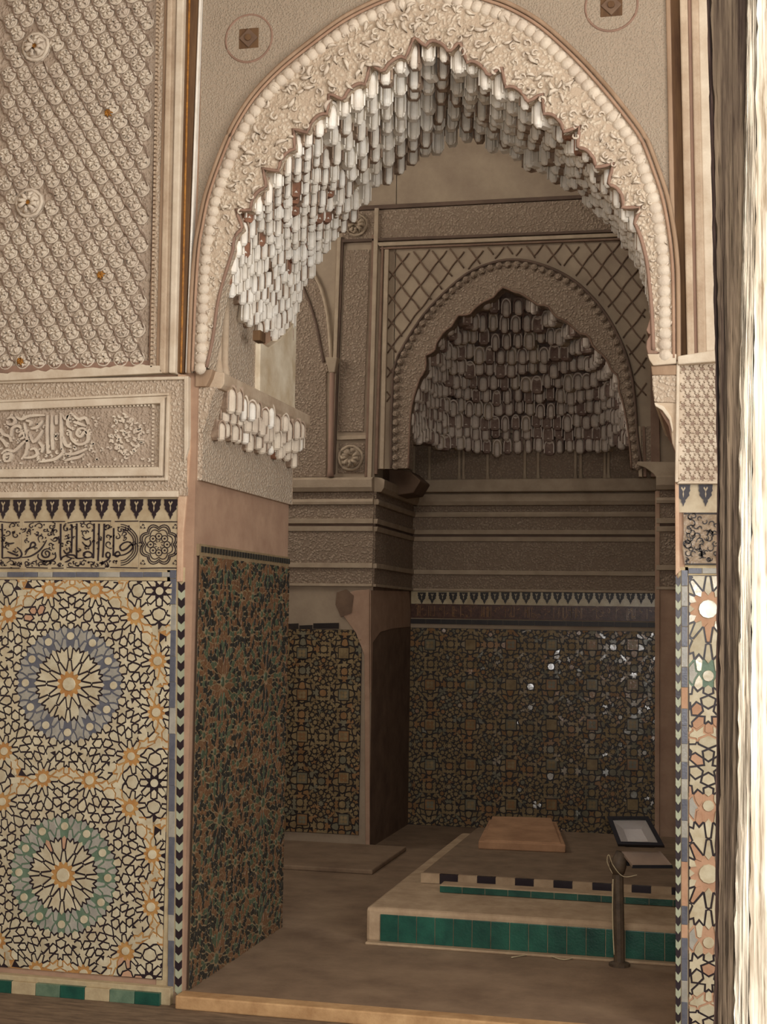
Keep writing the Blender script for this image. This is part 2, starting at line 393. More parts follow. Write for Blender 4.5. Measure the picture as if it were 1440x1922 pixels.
# ================================================================== ZELLIGE (mosaic tile) GENERATOR
def clip_half(poly, a, b, c):
    out = []
    for i in range(len(poly)):
        p, q = poly[i], poly[(i + 1) % len(poly)]
        dp = a * p[0] + b * p[1] - c; dq = a * q[0] + b * q[1] - c
        if dp <= 0: out.append(p)
        if (dp < 0 < dq) or (dq < 0 < dp):
            t = dp / (dp - dq); out.append((p[0] + (q[0] - p[0]) * t, p[1] + (q[1] - p[1]) * t))
    return out


def clip_rect(poly, x0, x1, y0, y1):
    for a, b, c in ((1, 0, x1), (-1, 0, -x0), (0, 1, y1), (0, -1, -y0)):
        if len(poly) < 3: return []
        poly = clip_half(poly, a, b, c)
    out = []
    for p in poly:
        if not out or math.hypot(p[0] - out[-1][0], p[1] - out[-1][1]) > 1e-4: out.append(p)
    if len(out) > 1 and math.hypot(out[0][0] - out[-1][0], out[0][1] - out[-1][1]) < 1e-4: out.pop()
    return out


def parea(p): return 0.5 * sum(p[i][0] * p[(i + 1) % len(p)][1] - p[(i + 1) % len(p)][0] * p[i][1] for i in range(len(p)))


def inset(poly, d):
    n = len(poly); out = []
    for i in range(n):
        p0, p1, p2 = poly[i - 1], poly[i], poly[(i + 1) % n]
        e1 = (p1[0] - p0[0], p1[1] - p0[1]); e2 = (p2[0] - p1[0], p2[1] - p1[1])
        l1, l2 = math.hypot(*e1), math.hypot(*e2)
        if l1 < 1e-9 or l2 < 1e-9: out.append(p1); continue
        n1 = (-e1[1] / l1, e1[0] / l1); n2 = (-e2[1] / l2, e2[0] / l2)
        b = (n1[0] + n2[0], n1[1] + n2[1]); k = b[0] * n1[0] + b[1] * n1[1]
        k = max(k, 0.28); s = min(d / k, 0.45 * min(l1, l2) if k < 0.6 else d / k)
        out.append((p1[0] + b[0] * s, p1[1] + b[1] * s))
    return out


def voronoi_cells(base, period):
    """base: [(x, y, kind)] in one square period; returns per point its polygon (CCW) with merged short edges"""
    P = []
    for ix in (-1, 0, 1):
        for iy in (-1, 0, 1):
            for x, y, k in base: P.append((x + ix * period, y + iy * period))
    A = np.array(P); cells = []
    for x, y, k in base:
        d = np.hypot(A[:, 0] - x, A[:, 1] - y); idx = np.argsort(d)[1:30]; R = period * 0.4
        poly = [(x - R, y - R), (x + R, y - R), (x + R, y + R), (x - R, y + R)]
        for j in idx:
            qx, qy = A[j]; a, b = qx - x, qy - y; poly = clip_half(poly, a, b, (qx * qx + qy * qy - x * x - y * y) / 2)
        cells.append(poly)
    return cells


def hankin(base, period, theta, tol):
    """per base point: star polygon [M0,P0,M1,P1..]; plus corner records for the tiles between stars"""
    cells = voronoi_cells(base, period); res = []
    for (x, y, k), poly in zip(base, cells):
        q = []
        for p in poly:
            if not q or math.hypot(p[0] - q[-1][0], p[1] - q[-1][1]) > tol: q.append(p)
        while len(q) > 3 and math.hypot(q[0][0] - q[-1][0], q[0][1] - q[-1][1]) <= tol: q.pop()
        n = len(q); mids = [((q[i][0] + q[(i + 1) % n][0]) / 2, (q[i][1] + q[(i + 1) % n][1]) / 2) for i in range(n)]
        star = []; corners = []
        for i in range(n):
            j = (i + 1) % n; V = q[j]
            d1 = (q[j][0] - q[i][0], q[j][1] - q[i][1]); l1 = math.hypot(*d1); d1 = (d1[0] / l1, d1[1] / l1)
            j2 = (j + 1) % n; d2 = (q[j][0] - q[j2][0], q[j][1] - q[j2][1]); l2 = math.hypot(*d2); d2 = (d2[0] / l2, d2[1] / l2)
            c, s = math.cos(theta), math.sin(theta)
            r1 = (d1[0] * c - d1[1] * s, d1[0] * s + d1[1] * c); r2 = (d2[0] * c + d2[1] * s, -d2[0] * s + d2[1] * c)
            m1, m2 = mids[i], mids[j]; den = r1[0] * r2[1] - r1[1] * r2[0]; P = None
            if abs(den) > 1e-6:
                t = ((m2[0] - m1[0]) * r2[1] - (m2[1] - m1[1]) * r2[0]) / den; u = ((m2[0] - m1[0]) * r1[1] - (m2[1] - m1[1]) * r1[0]) / den
                if t > 0 and u > 0: P = (m1[0] + r1[0] * t, m1[1] + r1[1] * t)
            rc = math.hypot(V[0] - x, V[1] - y)
            if P is not None and (math.hypot(P[0] - x, P[1] - y) > rc * 0.95 or math.hypot(P[0] - V[0], P[1] - V[1]) > rc * 0.85): P = None
            if P is None: P = (x + (V[0] - x) * 0.5, y + (V[1] - y) * 0.5)
            star += [m1, P]; corners.append((V, m1, P, m2))
        res.append((q, star, corners))
    return res


def patch(base, period, theta, tol, rect, ox, oy):
    """all cells, stars and between-tiles that touch rect=(x0,x1,y0,y1); pattern origin at ox, oy"""
    H = hankin(base, period, theta, tol); x0, x1, y0, y1 = rect; stars = []; grounds = []; V = {}
    pad = period * 0.15
    for ix in range(math.floor((x0 - ox) / period) - 1, math.ceil((x1 - ox) / period) + 2):
        for iy in range(math.floor((y0 - oy) / period) - 1, math.ceil((y1 - oy) / period) + 2):
            sx, sy = ox + ix * period, oy + iy * period
            for (bx, by, k), (cell, star, corners) in zip(base, H):
                cx, cy = bx + sx, by + sy
                if not (x0 - pad < cx < x1 + pad and y0 - pad < cy < y1 + pad): continue
                mv = lambda p: (p[0] + sx, p[1] + sy)
                kk = (k, iy)
                grounds.append(([mv(p) for p in cell], kk)); stars.append(([mv(p) for p in star], kk, (cx, cy)))
                for (v, m1, P, m2) in corners:
                    v = mv(v); key = None
                    for dx in (0, -1, 1):
                        for dy in (0, -1, 1):
                            kq = (round(v[0] / (tol * 1.5)) + dx, round(v[1] / (tol * 1.5)) + dy)
                            if kq in V: key = kq; break
                        if key: break
                    if key is None: key = (round(v[0] / (tol * 1.5)), round(v[1] / (tol * 1.5))); V[key] = [v, [], []]
                    V[key][1].extend([mv(m1), mv(P), mv(m2)]); V[key][2].append(kk)
    between = []
    for v, pts, kinds in V.values():
        u = []
        for p in pts:
            if all(math.hypot(p[0] - q[0], p[1] - q[1]) > tol * 0.7 for q in u): u.append(p)
        if len(u) < 3 or len(kinds) < 3: continue
        c = (sum(p[0] for p in u) / len(u), sum(p[1] for p in u) / len(u))
        u.sort(key=lambda p: math.atan2(p[1] - c[1], p[0] - c[0])); between.append((u, kinds))
    return grounds, stars, between


def tile_mesh(mb, poly, h, m=0, bev=0.22, tilt=0.0):
    """raised tile with a chamfered rim in (u, v, n)"""
    n = len(poly); cx = sum(p[0] for p in poly) / n; cy = sum(p[1] for p in poly) / n
    top = [(p[0] + (cx - p[0]) * bev * 0.35, p[1] + (cy - p[1]) * bev * 0.35, h) for p in poly]
    if tilt:
        a, b = random.gauss(0, tilt), random.gauss(0, tilt); top = [(p[0], p[1], p[2] + a * (p[0] - cx) + b * (p[1] - cy)) for p in top]
    mb.add([(p[0], p[1], 0) for p in poly] + top, [tuple(range(n, 2 * n))] + [(i, (i + 1) % n, (i + 1) % n + n, i + n) for i in range(n)], m)


def circ(cx, cy, r, n=12): return [(cx + r * math.cos(2 * PI * i / n), cy + r * math.sin(2 * PI * i / n)) for i in range(n)]


# -- the large twelve-fold pattern, in pixels of one 361-px repeat, scaled to metres below
def big_base():
    B = [(0, 0, 'centre')]; H = 180.5
    pol = lambda r, a, x=0, y=0: (x + r * math.cos(math.radians(a)), y + r * math.sin(math.radians(a)))
    cand = []
    for k in range(12): cand.append((*pol(92, 30 * k), 'ring'))
    for k in range(12): cand.append((*pol(50, 30 * k + 15), 'star'))
    for k in range(12):
        x, y = pol(187, 30 * k + 15)
        if abs(x) > 170: x = math.copysign(H, x)
        if abs(y) > 170: y = math.copysign(H, y)
        cand.append((x, y, 'outer'))
    cand.append((H, H, 'corner'))
    for k in range(8): cand.append((*pol(34, 45 * k + 22.5, H, H), 'star'))
    outer = [c for c in cand if c[2] == 'outer']
    for k in range(12): cand.append((*pol(95, 30 * k + 15), 'ringmid'))
    for x, y, _ in outer:
        a0 = math.degrees(math.atan2(y, x))
        for k in range(10): cand.append((*pol(35, a0 + 18 + 36 * k, x, y), 'link' if k in (2, 7) else 'star'))
    for k in range(24): cand.append((*pol(122, 15 * k + 7.5), 'star'))
    for k in range(12): cand.append((*pol(143, 30 * k), 'hex'))
    for k in range(12): cand.append((*pol(168, 30 * k), 'hex'))
    out = list(B)
    for x, y, k in cand:
        xm = (x + H) % 361 - H; ym = (y + H) % 361 - H; md = 60 if k in ('outer', 'ring') else 330
        if all(min(abs(xm - a), 361 - abs(xm - a)) ** 2 + min(abs(ym - b), 361 - abs(ym - b)) ** 2 > md for a, b, _ in out): out.append((xm, ym, k))
    return out


RX90 = Matrix(((1, 0, 0, 0), (0, 0, -1, 0), (0, 1, 0, 0), (0, 0, 0, 1)))       # (u,v,n) -> x=u, z=v, y=-n : a wall facing -Y
RJ = Matrix(((0, 0, 1, 0), (1, 0, 0, 0), (0, 1, 0, 0), (0, 0, 0, 1)))          # (u,v,n) -> y=u, z=v, x=n : a wall facing +X
BIG = big_base()


def clay_spot(x, y):
    return math.sin(x * 7.1 + 1.3 * math.sin(y * 5.3)) * math.sin(y * 6.7 + x * 2.0)


def zellige(name, label, plane, frame, rect, base, px2m, period_px, theta, origin, strap, kinds, individual=300, ground_m=None, missing=0.0, cat='tile panel', parts=True):
    """frame: matrix (u,v,n)->world axes; plane: world offset vector; rect in (u,v) metres"""
    sc_base = [(x * px2m, y * px2m, k) for x, y, k in base]; per = period_px * px2m; x0, x1, y0, y1 = rect
    gr, st, bt = patch(sc_base, per, theta, 3.2 * px2m, rect, *origin)
    W = Matrix.Translation(plane) @ frame
    root = thing(name, W @ Vector(((x0 + x1) / 2, y0, 0)), label, cat)
    mats = [M[k] for k in ground_m['mats']]
    mb = MB()
    for poly, kk in gr:
        p = clip_rect(poly, *rect)
        if len(p) > 2: mb.add([W @ Vector((a, b, 0.002)) for a, b in p], [tuple(range(len(p)))], ground_m['of'](kk))
    mb.add([W @ Vector(q) for q in ((x0, y0, 0), (x1, y0, 0), (x1, y1, 0), (x0, y1, 0))], [(0, 1, 2, 3)])
    o = mb.build('strapwork_ground', mats, root, fix=False)
    tiles = []
    for poly, kk, c in st:
        if kk[0] in kinds['suns']:
            r = min(math.hypot(p[0] - c[0], p[1] - c[1]) for p in poly)
            tiles.append((circ(*c, r * (0.92 if kk[0] == 'ring' else 0.84)), kinds['disc'], 0.006))
        else: tiles.append((inset(poly, strap * 0.75), kinds['star'](kk, c), 0.005))
    for poly, ks in bt:
        c = (sum(p[0] for p in poly) / len(poly), sum(p[1] for p in poly) / len(poly))
        tiles.append((inset(poly, strap), kinds['between'](ks, c), 0.0055))
    fin = []
    for poly, m, h in tiles:
        if missing and random.random() < missing: continue
        p = clip_rect(poly, x0 + 0.002, x1 - 0.002, y0 + 0.002, y1 - 0.002)
        if len(p) < 3: continue
        a = parea(p)
        if a < (3.2 * px2m) ** 2: continue
        fin.append((a, p, m, h))
    fin.sort(key=lambda t: -t[0]); rest = {}
    for i, (a, p, m, h) in enumerate(fin):
        if parts and i < individual:
            c = (sum(q[0] for q in p) / len(p), sum(q[1] for q in p) / len(p)); tm = MB(); tile_mesh(tm, [(q[0] - c[0], q[1] - c[1]) for q in p], h)
            me = tm.mesh('tile', M[m], fix=False)
            tilt = Matrix.Rotation(random.gauss(0, 0.03), 4, 'X') @ Matrix.Rotation(random.gauss(0, 0.03), 4, 'Y')
            put(me, 'tile', root, W @ Matrix.Translation((c[0], c[1], 0.001)) @ tilt)
        else:
            rest.setdefault('all', []).append((p, m, h))
    if rest:
        names = sorted({m for _, m, _ in rest['all']}); tm = MB()
        for p, m, h in rest['all']: tile_mesh(tm, p, h, names.index(m), tilt=0.045)
        tm.v = [tuple(W @ Vector(v)) for v in tm.v]
        tm.build('small_tiles', [M[k] for k in names], root, kind='stuff', fix=False)
    return root


def g_of(kk):
    k, row = kk
    if k in ('centre', 'outer', 'link'): return 1
    if k in ('ring', 'ringmid'): return 2 if row % 2 == 0 else 3
    return 0


def between_col(ks, c):
    if sum(1 for k in ks if k[0] in ('ring', 'ringmid')) >= 2: return 'paleblue'
    if clay_spot(*c) > 0.93: return 'clay'
    return 'cream'


KBIG = dict(suns=('centre', 'ring', 'outer', 'corner'), disc='cream', star=lambda kk, c: 'paleblue' if kk[0] == 'ringmid' else 'cream', between=between_col)
GBIG = dict(mats=['black', 'amber', 'blue', 'green'], of=g_of)
PX = 0.8298 / 361
o1 = F(131, 1284)
zellige('zellige_panel', 'cream star mosaic dado with one blue and one green sun ring, below the lettered band', Vector((0, YF - 0.004, 0)), RX90,
        (-3.35, F(317, 1400).x, 0.045, F(160, 1089).z), BIG, PX, 361, math.radians(66), (o1.x, o1.z), 0.0038, KBIG, ground_m=GBIG)

KR = dict(KBIG); KR['between'] = lambda ks, c: 'clay' if clay_spot(c[0] * 3, c[1] * 3) > 0.35 else 'cream'
GR = dict(mats=['black', 'clay', 'clay', 'green'], of=g_of)
zellige('zellige_panel', 'narrow strip of glossy cream mosaic with bare clay patches on the right pier', Vector((0, YF - 0.004, 0)), RX90,
        (F(1293, 1500).x, 0.1, -0.04, F(1320, 1080).z), BIG, PX * 1.25, 361, math.radians(66), (F(1330, 1500).x, F(1330, 1640).z), 0.0036, KR, ground_m=GR)

# -- jamb mosaic: finer, many colours on a brown ground
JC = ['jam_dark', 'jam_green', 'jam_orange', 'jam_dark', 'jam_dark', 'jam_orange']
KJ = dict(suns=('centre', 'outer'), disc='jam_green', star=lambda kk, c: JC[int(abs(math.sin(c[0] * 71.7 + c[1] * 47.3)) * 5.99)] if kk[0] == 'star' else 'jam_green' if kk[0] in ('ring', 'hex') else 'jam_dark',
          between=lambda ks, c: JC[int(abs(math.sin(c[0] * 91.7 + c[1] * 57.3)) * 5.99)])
GJ = dict(mats=['jam_ground'], of=lambda kk: 0)
jz1 = onX(350, 1017, XC).z
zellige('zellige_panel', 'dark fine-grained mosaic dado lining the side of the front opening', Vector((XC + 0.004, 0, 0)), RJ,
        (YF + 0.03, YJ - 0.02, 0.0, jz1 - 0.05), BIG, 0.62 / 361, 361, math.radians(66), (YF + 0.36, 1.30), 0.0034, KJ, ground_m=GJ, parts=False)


# -- chamber mosaic: square repeat with suns and framed squares
def small_base():
    B = [(0, 0, 'sun'), (37.5, 37.5, 'square')]
    for k in range(8):
        a = 2 * PI * k / 8
        B.append((15 * math.cos(a + PI / 8), 15 * math.sin(a + PI / 8), 'star'))
    for k in range(4):
        a = 2 * PI * k / 4; B.append((26 * math.cos(a), 26 * math.sin(a), 'star')); B.append((37.5 + 17 * math.cos(a + PI / 4), 37.5 + 17 * math.sin(a + PI / 4), 'star'))
        B.append((26 * math.cos(a + PI / 4) * 0.98, 26 * math.sin(a + PI / 4) * 0.98, 'hex'))
    B += [(37.5, 12, 'star'), (37.5, -12, 'star'), (12, 37.5, 'star'), (-12, 37.5, 'star')]
    return B


TC = ['ch_tile', 'ch_tile', 'ch_tile_blue', 'ch_tile', 'ch_tile_tan', 'ch_tile']
hsh = lambda c: int(abs(math.sin(c[0] * 311.7 + c[1] * 157.3)) * 5.99)
KS = dict(suns=(), disc='ch_tile', star=lambda kk, c: TC[hsh(c)], between=lambda ks, c: TC[hsh(c)])
GS = dict(mats=['ch_strap'], of=lambda kk: 0)
SM = small_base()
pS = 75 * YB / FPX / 75 * 1.02
ob = onY(1035, 1398, YB)
zr = zellige('zellige_panel', 'shadowed star mosaic dado across the rear wall behind the tombs', Vector((0, YB - 0.004, 0)), RX90,
             (XPL, XPR, 0.0, 1.53), SM, pS, 75, math.radians(62), (onY(845, 1323, YB).x, onY(845, 1323, YB).z), 0.0042, KS, ground_m=GS, parts=False)
op = onY(606, 1342, YP)
zp = zellige('zellige_panel', 'bluish star mosaic dado on the pier left of the alcove', Vector((0, YP - 0.004, 0)), RX90,
             (-3.4, XPL - 0.07, 0.09, 1.515), SM, pS * 0.98, 75, math.radians(62), (op.x, op.z), 0.0042, KS, ground_m=GS, parts=False)


def square_tiles(root, pxs, Y, size):
    """framed square tiles with a flower, one by one"""
    for i, (x, y) in enumerate(pxs):
        p = onY(x, y, Y); tm = MB(); s = size / 2
        tile_mesh(tm, [(-s, -s), (s, -s), (s, s), (-s, s)], 0.008, 0); tile_mesh(tm, [(-s * .86, -s * .86), (s * .86, -s * .86), (s * .86, s * .86), (-s * .86, s * .86)], 0.010, 1)
        for k in range(4):
            a = PI / 2 * k + PI / 4; tile_mesh(tm, circ(s * .42 * math.cos(a), s * .42 * math.sin(a), s * .34, 6), 0.0125, 2)
        me = tm.mesh('square_tile', [M['ch_strap'], M['ch_tile_blue' if (i * 7) % 3 == 0 else 'ch_tile_tan' if (i * 7) % 3 == 1 else 'ch_tile'], M[TC[(i * 5) % 6]]], fix=False)
        put(me, 'square_tile', root, Matrix.Translation((p.x, Y - 0.004, p.z)) @ RX90)


square_tiles(zr, [(808 + 76 * i, 1210 + 75 * j) for i in range(6) for j in range(5)], YB, 0.098)
square_tiles(zp, [(568 + 78 * i, 1226 + 78 * j) for i in range(2) for j in range(5)], YP, 0.09)

# ================================================================== LEFT FRONT WALL
NF = Vector((0, -1, 0))
# ---- tile bands
def palmette(mb, c, wd, ht, Y, m=0, m2=1):
    """dark lobed palmette pointing down, with a small light sprig"""
    half = [(0, 1.0), (.5, 1.0), (.47, .82), (.5, .72), (.40, .62), (.44, .5), (.32, .42), (.24, .34), (.14, .30), (.16, .2), (.08, .14), (0, -0.02)]
    pts = half[1:-1] + [half[-1]] + [(-x, z) for x, z in half[-2:0:-1]]
    mb.prism([Vector((c.x + x * wd, Y - 0.006, c.z + z * ht)) for x, z in pts], (0, 0.006, 0), m, back=False)
    for pl in ([(0, .38), (.05, .55), (0, .72), (-.05, .55)], [(.02, .68), (.16, .84), (.1, .9), (0, .78)], [(-.02, .68), (-.16, .84), (-.1, .9), (0, .78)]):
        mb.prism([Vector((c.x + x * wd, Y - 0.008, c.z + z * ht)) for x, z in pl], (0, 0.003, 0), m2, back=False)


def palmette_band(px_list, ytop, ybot, wd, ht, box, Y, label, dark='black', light='buff'):
    root = thing('palmette_frieze', onY((box[0] + box[1]) / 2, box[3], Y), label, 'tile frieze')
    x0, x1 = onY(box[0], box[2], Y).x, onY(box[1], box[2], Y).x; z1, z0 = onY(px_list[0], box[2], Y).z, onY(px_list[0], box[3], Y).z
    mb = MB(); mb.box(x0, x1, Y - 0.004, Y + 0.01, z0, z1); mb.build('tile_ground', M[light], root)
    for x in px_list:
        c = onY(x, ybot, Y); mb = MB(); palmette(mb, c, wd, ht, Y - 0.003); mb.build('palmette', [M[dark], M[light]], root, fix=True)
    return root


K = YF / FPX * 1.0
palmette_band([7, 37, 67.5, 99, 130, 161, 192, 224, 257, 290, 321, -25, -56], 936, 974, 0.062, 0.086, (-110, 335, 930, 980), YF,
              'row of dark palmettes on buff tile under the stucco frieze, left of the arch')
palmette_band([1283, 1325], 915, 950, 0.055, 0.086, (1272, 1352, 905, 962), YF, 'two worn dark palmettes on white ground on the right pier')
palmette_band([792 + 19.6 * i for i in range(23)], 1112, 1134, 0.066, 0.092, (772, 1232, 1110, 1136), YB, 'row of small dark palmettes above the rear wall dado', 'ch_strap', 'ch_buff')

# ---- lettered tile band
def stroke(mb, pts, wd, conv, h=0.004, k=4, taper=True, m=0):
    ribbon(mb, spline([conv(*p) for p in pts], k), wd, NF, h, m, taper)


band = thing('inscription_band', F(165, 1068), 'black-lettered Arabic inscription on buff tiles beside the arch, left wall', 'tile frieze')
zb0, zb1 = F(160, 1069).z, F(160, 979).z
brk = [-110, 41, 127, 207, 262, 337]
for a, b in zip(brk, brk[1:]):
    mb = MB(); mb.box(F(a, 1020).x + 0.0006, F(b, 1020).x - 0.0006, YF - 0.006, YF + 0.01, zb0, zb1); mb.build('tile', M['buff'], band, bevel=0.001)
cv = lambda x, y: F(x / 4, 960 + y / 4, YF - 0.0055)
mb = MB(); Wt = 0.0046
for s in ([(0, 75), (70, 82), (150, 80)], [(185, 80), (330, 76), (490, 75)], [(510, 86), (620, 74), (835, 72)], [(865, 75), (1040, 72)], [(1050, 75), (1200, 78), (1320, 78), (1342, 95), (1343, 250), (1338, 420)],
          [(0, 425), (150, 425)], [(200, 420), (360, 425)], [(390, 425), (480, 425)], [(505, 420), (640, 424), (790, 426)], [(830, 420), (1035, 424)], [(1055, 427), (1200, 424), (1335, 425)]):
    stroke(mb, s, 0.0042, cv, taper=False)
mb.build('border_line', M['black'], band)
mb = MB()
# wa-'amilu | as-salihat | kanat | lahum (uprights first, then the bowls)
for s in ([(18, 92), (20, 200), (19, 350)], [(458, 92), (457, 230), (455, 320), (462, 366)], [(541, 98), (542, 200), (538, 310)], [(579, 90), (578, 200), (577, 352)],
          [(709, 90), (707, 220), (704, 352)], [(746, 92), (744, 240), (738, 372)], [(785, 92), (781, 230), (774, 345)], [(856, 125), (855, 230), (853, 332)]):
    stroke(mb, s, 0.0074, cv, taper=False)
for s in ([(998, 262), (985, 236), (960, 228), (925, 240), (903, 266), (918, 292), (952, 280), (988, 248), (1000, 268), (975, 302), (930, 326), (880, 330), (854, 330)],
          [(905, 322), (892, 302), (872, 310), (866, 330), (885, 340), (905, 322)], [(830, 316), (812, 306), (798, 322), (806, 344), (826, 340), (830, 316)], [(830, 325), (822, 352), (796, 374), (748, 388)],
          [(704, 345), (690, 342), (655, 346), (630, 330), (640, 308), (668, 302), (692, 318), (690, 342)], [(655, 346), (612, 352), (578, 350), (560, 330), (530, 326), (500, 330), (525, 346), (560, 352)],
          [(500, 330), (470, 345), (460, 366)], [(540, 352), (515, 372), (490, 380)],
          [(290, 318), (288, 345), (312, 366), (356, 372), (398, 364), (420, 342), (416, 306)], [(352, 330), (342, 308), (356, 296), (374, 312), (366, 338), (336, 344), (316, 322), (328, 292), (362, 280), (390, 292)],
          [(165, 345), (225, 338), (285, 305), (325, 262), (352, 215)], [(190, 306), (206, 284), (240, 272), (268, 254), (258, 232), (236, 240), (228, 268), (206, 296), (192, 326)],
          [(20, 352), (58, 346), (112, 352), (152, 344), (166, 318), (152, 288), (130, 268)], [(58, 300), (100, 318), (140, 332)], [(45, 228), (72, 242), (108, 236)], [(400, 210), (425, 196), (446, 210), (444, 240)],
          [(620, 228), (640, 252), (668, 262), (684, 240), (676, 214)], [(620, 190), (648, 212), (684, 196)], [(480, 290), (500, 316), (528, 300), (520, 268)]):
    stroke(mb, s, 0.0074, cv)
mb.build('lettering', M['black'], band)
mb = MB(); rs = random.Random(3)
for (x, y, r) in ((60, 160, 22), (122, 178, 24), (30, 200, 14), (100, 105, 20), (180, 140, 14), (240, 110, 20), (215, 160, 16), (300, 112, 26), (312, 200, 24), (280, 160, 14), (390, 112, 24), (420, 150, 18), (415, 205, 22), (370, 170, 14), (340, 140, 12),
                  (500, 130, 20), (500, 190, 16), (515, 235, 18), (672, 112, 26), (625, 108, 18), (640, 160, 20), (810, 112, 20), (812, 190, 18), (820, 245, 26), (755, 200, 10), (885, 190, 20), (905, 140, 18), (940, 170, 18), (1000, 240, 16),
                  (960, 130, 16), (60, 260, 18), (120, 300, 12), (200, 220, 12), (380, 250, 16), (470, 245, 10), (600, 290, 10), (650, 275, 12), (940, 200, 12),
                  (20, 388, 16), (88, 390, 24), (140, 400, 12), (205, 386, 18), (258, 388, 18), (312, 392, 16), (350, 390, 14), (405, 388, 20), (455, 396, 14), (530, 396, 18), (580, 392, 22), (628, 390, 18), (690, 392, 16), (800, 396, 14), (860, 380, 14)):
    a0 = rs.uniform(0, 6.28); d = rs.choice((-1, 1)); pts = []
    for k in range(9):
        t = k / 8; rr = r * (1.05 - 0.75 * t); pts.append((x + rr * math.cos(a0 + d * t * 5.2), y + rr * math.sin(a0 + d * t * 5.2) * 0.95))
    a1 = a0 - d * 0.6; pts.insert(0, (x + r * 1.5 * math.cos(a1), y + r * 1.4 * math.sin(a1)))
    stroke(mb, pts, 0.0046, cv, k=2)
    for q in range(2):
        a = rs.uniform(0, 6.28); b = (x + r * 1.3 * math.cos(a), y + r * 1.3 * math.sin(a))
        stroke(mb, [b, (b[0] + 6 * math.cos(a + 1), b[1] + 6 * math.sin(a + 1)), (b[0] + 10 * math.cos(a + 1.9), b[1] + 10 * math.sin(a + 1.9))], 0.0052, cv, k=2)
for q in range(70):
    x, y = rs.uniform(5, 860), rs.choice((rs.uniform(95, 330), rs.uniform(372, 412))); r = rs.uniform(7, 13); a0 = rs.uniform(0, 6.28)
    stroke(mb, [(x + r * (1 - .1 * t) * math.cos(a0 + t * .8), y + r * (1 - .1 * t) * math.sin(a0 + t * .8)) for t in range(6)], 0.0040, cv, k=2)
# cusped frame left of the rosette and the rosette itself
for off in (0, 16, 32):
    r = []
    for k in range(25):
        a = math.radians(-88 + 176 * k / 24); q = 128 - off + 9 * abs(math.sin(3.5 * a)); r.append((905 + q * math.cos(a), 250 + (150 - off) * 1.02 * math.sin(a) * (1 if off else 1.0)))
    stroke(mb, [p for p in r if 92 < p[1] < 412 and p[0] > 868], 0.0036, cv, k=1, taper=False)
for rad, lob in ((142, 14), (126, 14), (106, 10)):
    r = [(1195 + (rad - lob + lob * 2 * abs(math.sin(4 * a))) * math.cos(a) * 0.95, 248 + (rad - lob + lob * 2 * abs(math.sin(4 * a))) * math.sin(a)) for a in [2 * PI * k / 64 for k in range(65)]]
    stroke(mb, r, 0.0042 if rad > 120 else 0.0034, cv, k=1, taper=False)
for k in range(8):
    a = PI / 4 * k; cx, cy = 1195 + 62 * math.cos(a), 248 + 62 * math.sin(a)
    stroke(mb, [(cx + 24 * math.cos(a + t), cy + 24 * math.sin(a + t)) for t in [x * 2 * PI / 10 for x in range(11)]], 0.0034, cv, k=1, taper=False)
    mb.prism([cv(cx + 8 * math.cos(t), cy + 8 * math.sin(t)) + NF * 0.004 for t in [x * PI / 3 for x in range(6)]], (0, 0.004, 0), 0, back=False)
    stroke(mb, [(1195 + 20 * math.cos(a), 248 + 20 * math.sin(a)), (1195 + 36 * math.cos(a + .3), 248 + 36 * math.sin(a + .3))], 0.0036, cv, k=1)
for cx, cy in ((1075, 115), (1318, 115), (1075, 385), (1318, 385), (1050, 250), (1335, 180), (1332, 310)):
    for a in (0, 2.1, 4.2):
        stroke(mb, [(cx + 8 * math.cos(a), cy + 8 * math.sin(a)), (cx + 20 * math.cos(a + .5), cy + 20 * math.sin(a + .5)), (cx + 14 * math.cos(a + 1.4), cy + 14 * math.sin(a + 1.4))], 0.0034, cv, k=2)
mb.build('scroll_ornament', M['black'], band, kind='stuff')

# ---- plain coloured tile strips
def strip_tiles(name, label, rects, Y, mats, out=0.008, gap=0.001, cat='tile border', ground=None):
    """rects: list of pixel quads (x0,y0,x1,y1); each is one tile"""
    xs = [r[0] for r in rects]; ys = [r[3] for r in rects]
    root = thing(name, onY(xs[0], max(ys), Y), label, cat)
    for i, (x0, y0, x1, y1) in enumerate(rects):
        a = onY(x0, y1, Y); b = onY(x1, y0, Y); mb = MB(); mb.box(a.x + gap, b.x - gap, Y - out, Y, a.z + gap, b.z - gap)
        mb.build('tile', mats[i % len(mats)] if isinstance(mats, list) else mats(i), root, bevel=0.0012)
    if ground:
        mb = MB(); mb.box(min(onY(r[0], r[1], Y).x for r in rects) - 0.012, max(onY(r[2], r[1], Y).x for r in rects) + 0.001, Y - 0.003, Y + 0.01, min(onY(r[0], r[3], Y).z for r in rects) - 0.012, max(onY(r[0], r[1], Y).z for r in rects) + 0.012)
        mb.build('mortar_bed', ground, root)
    return root


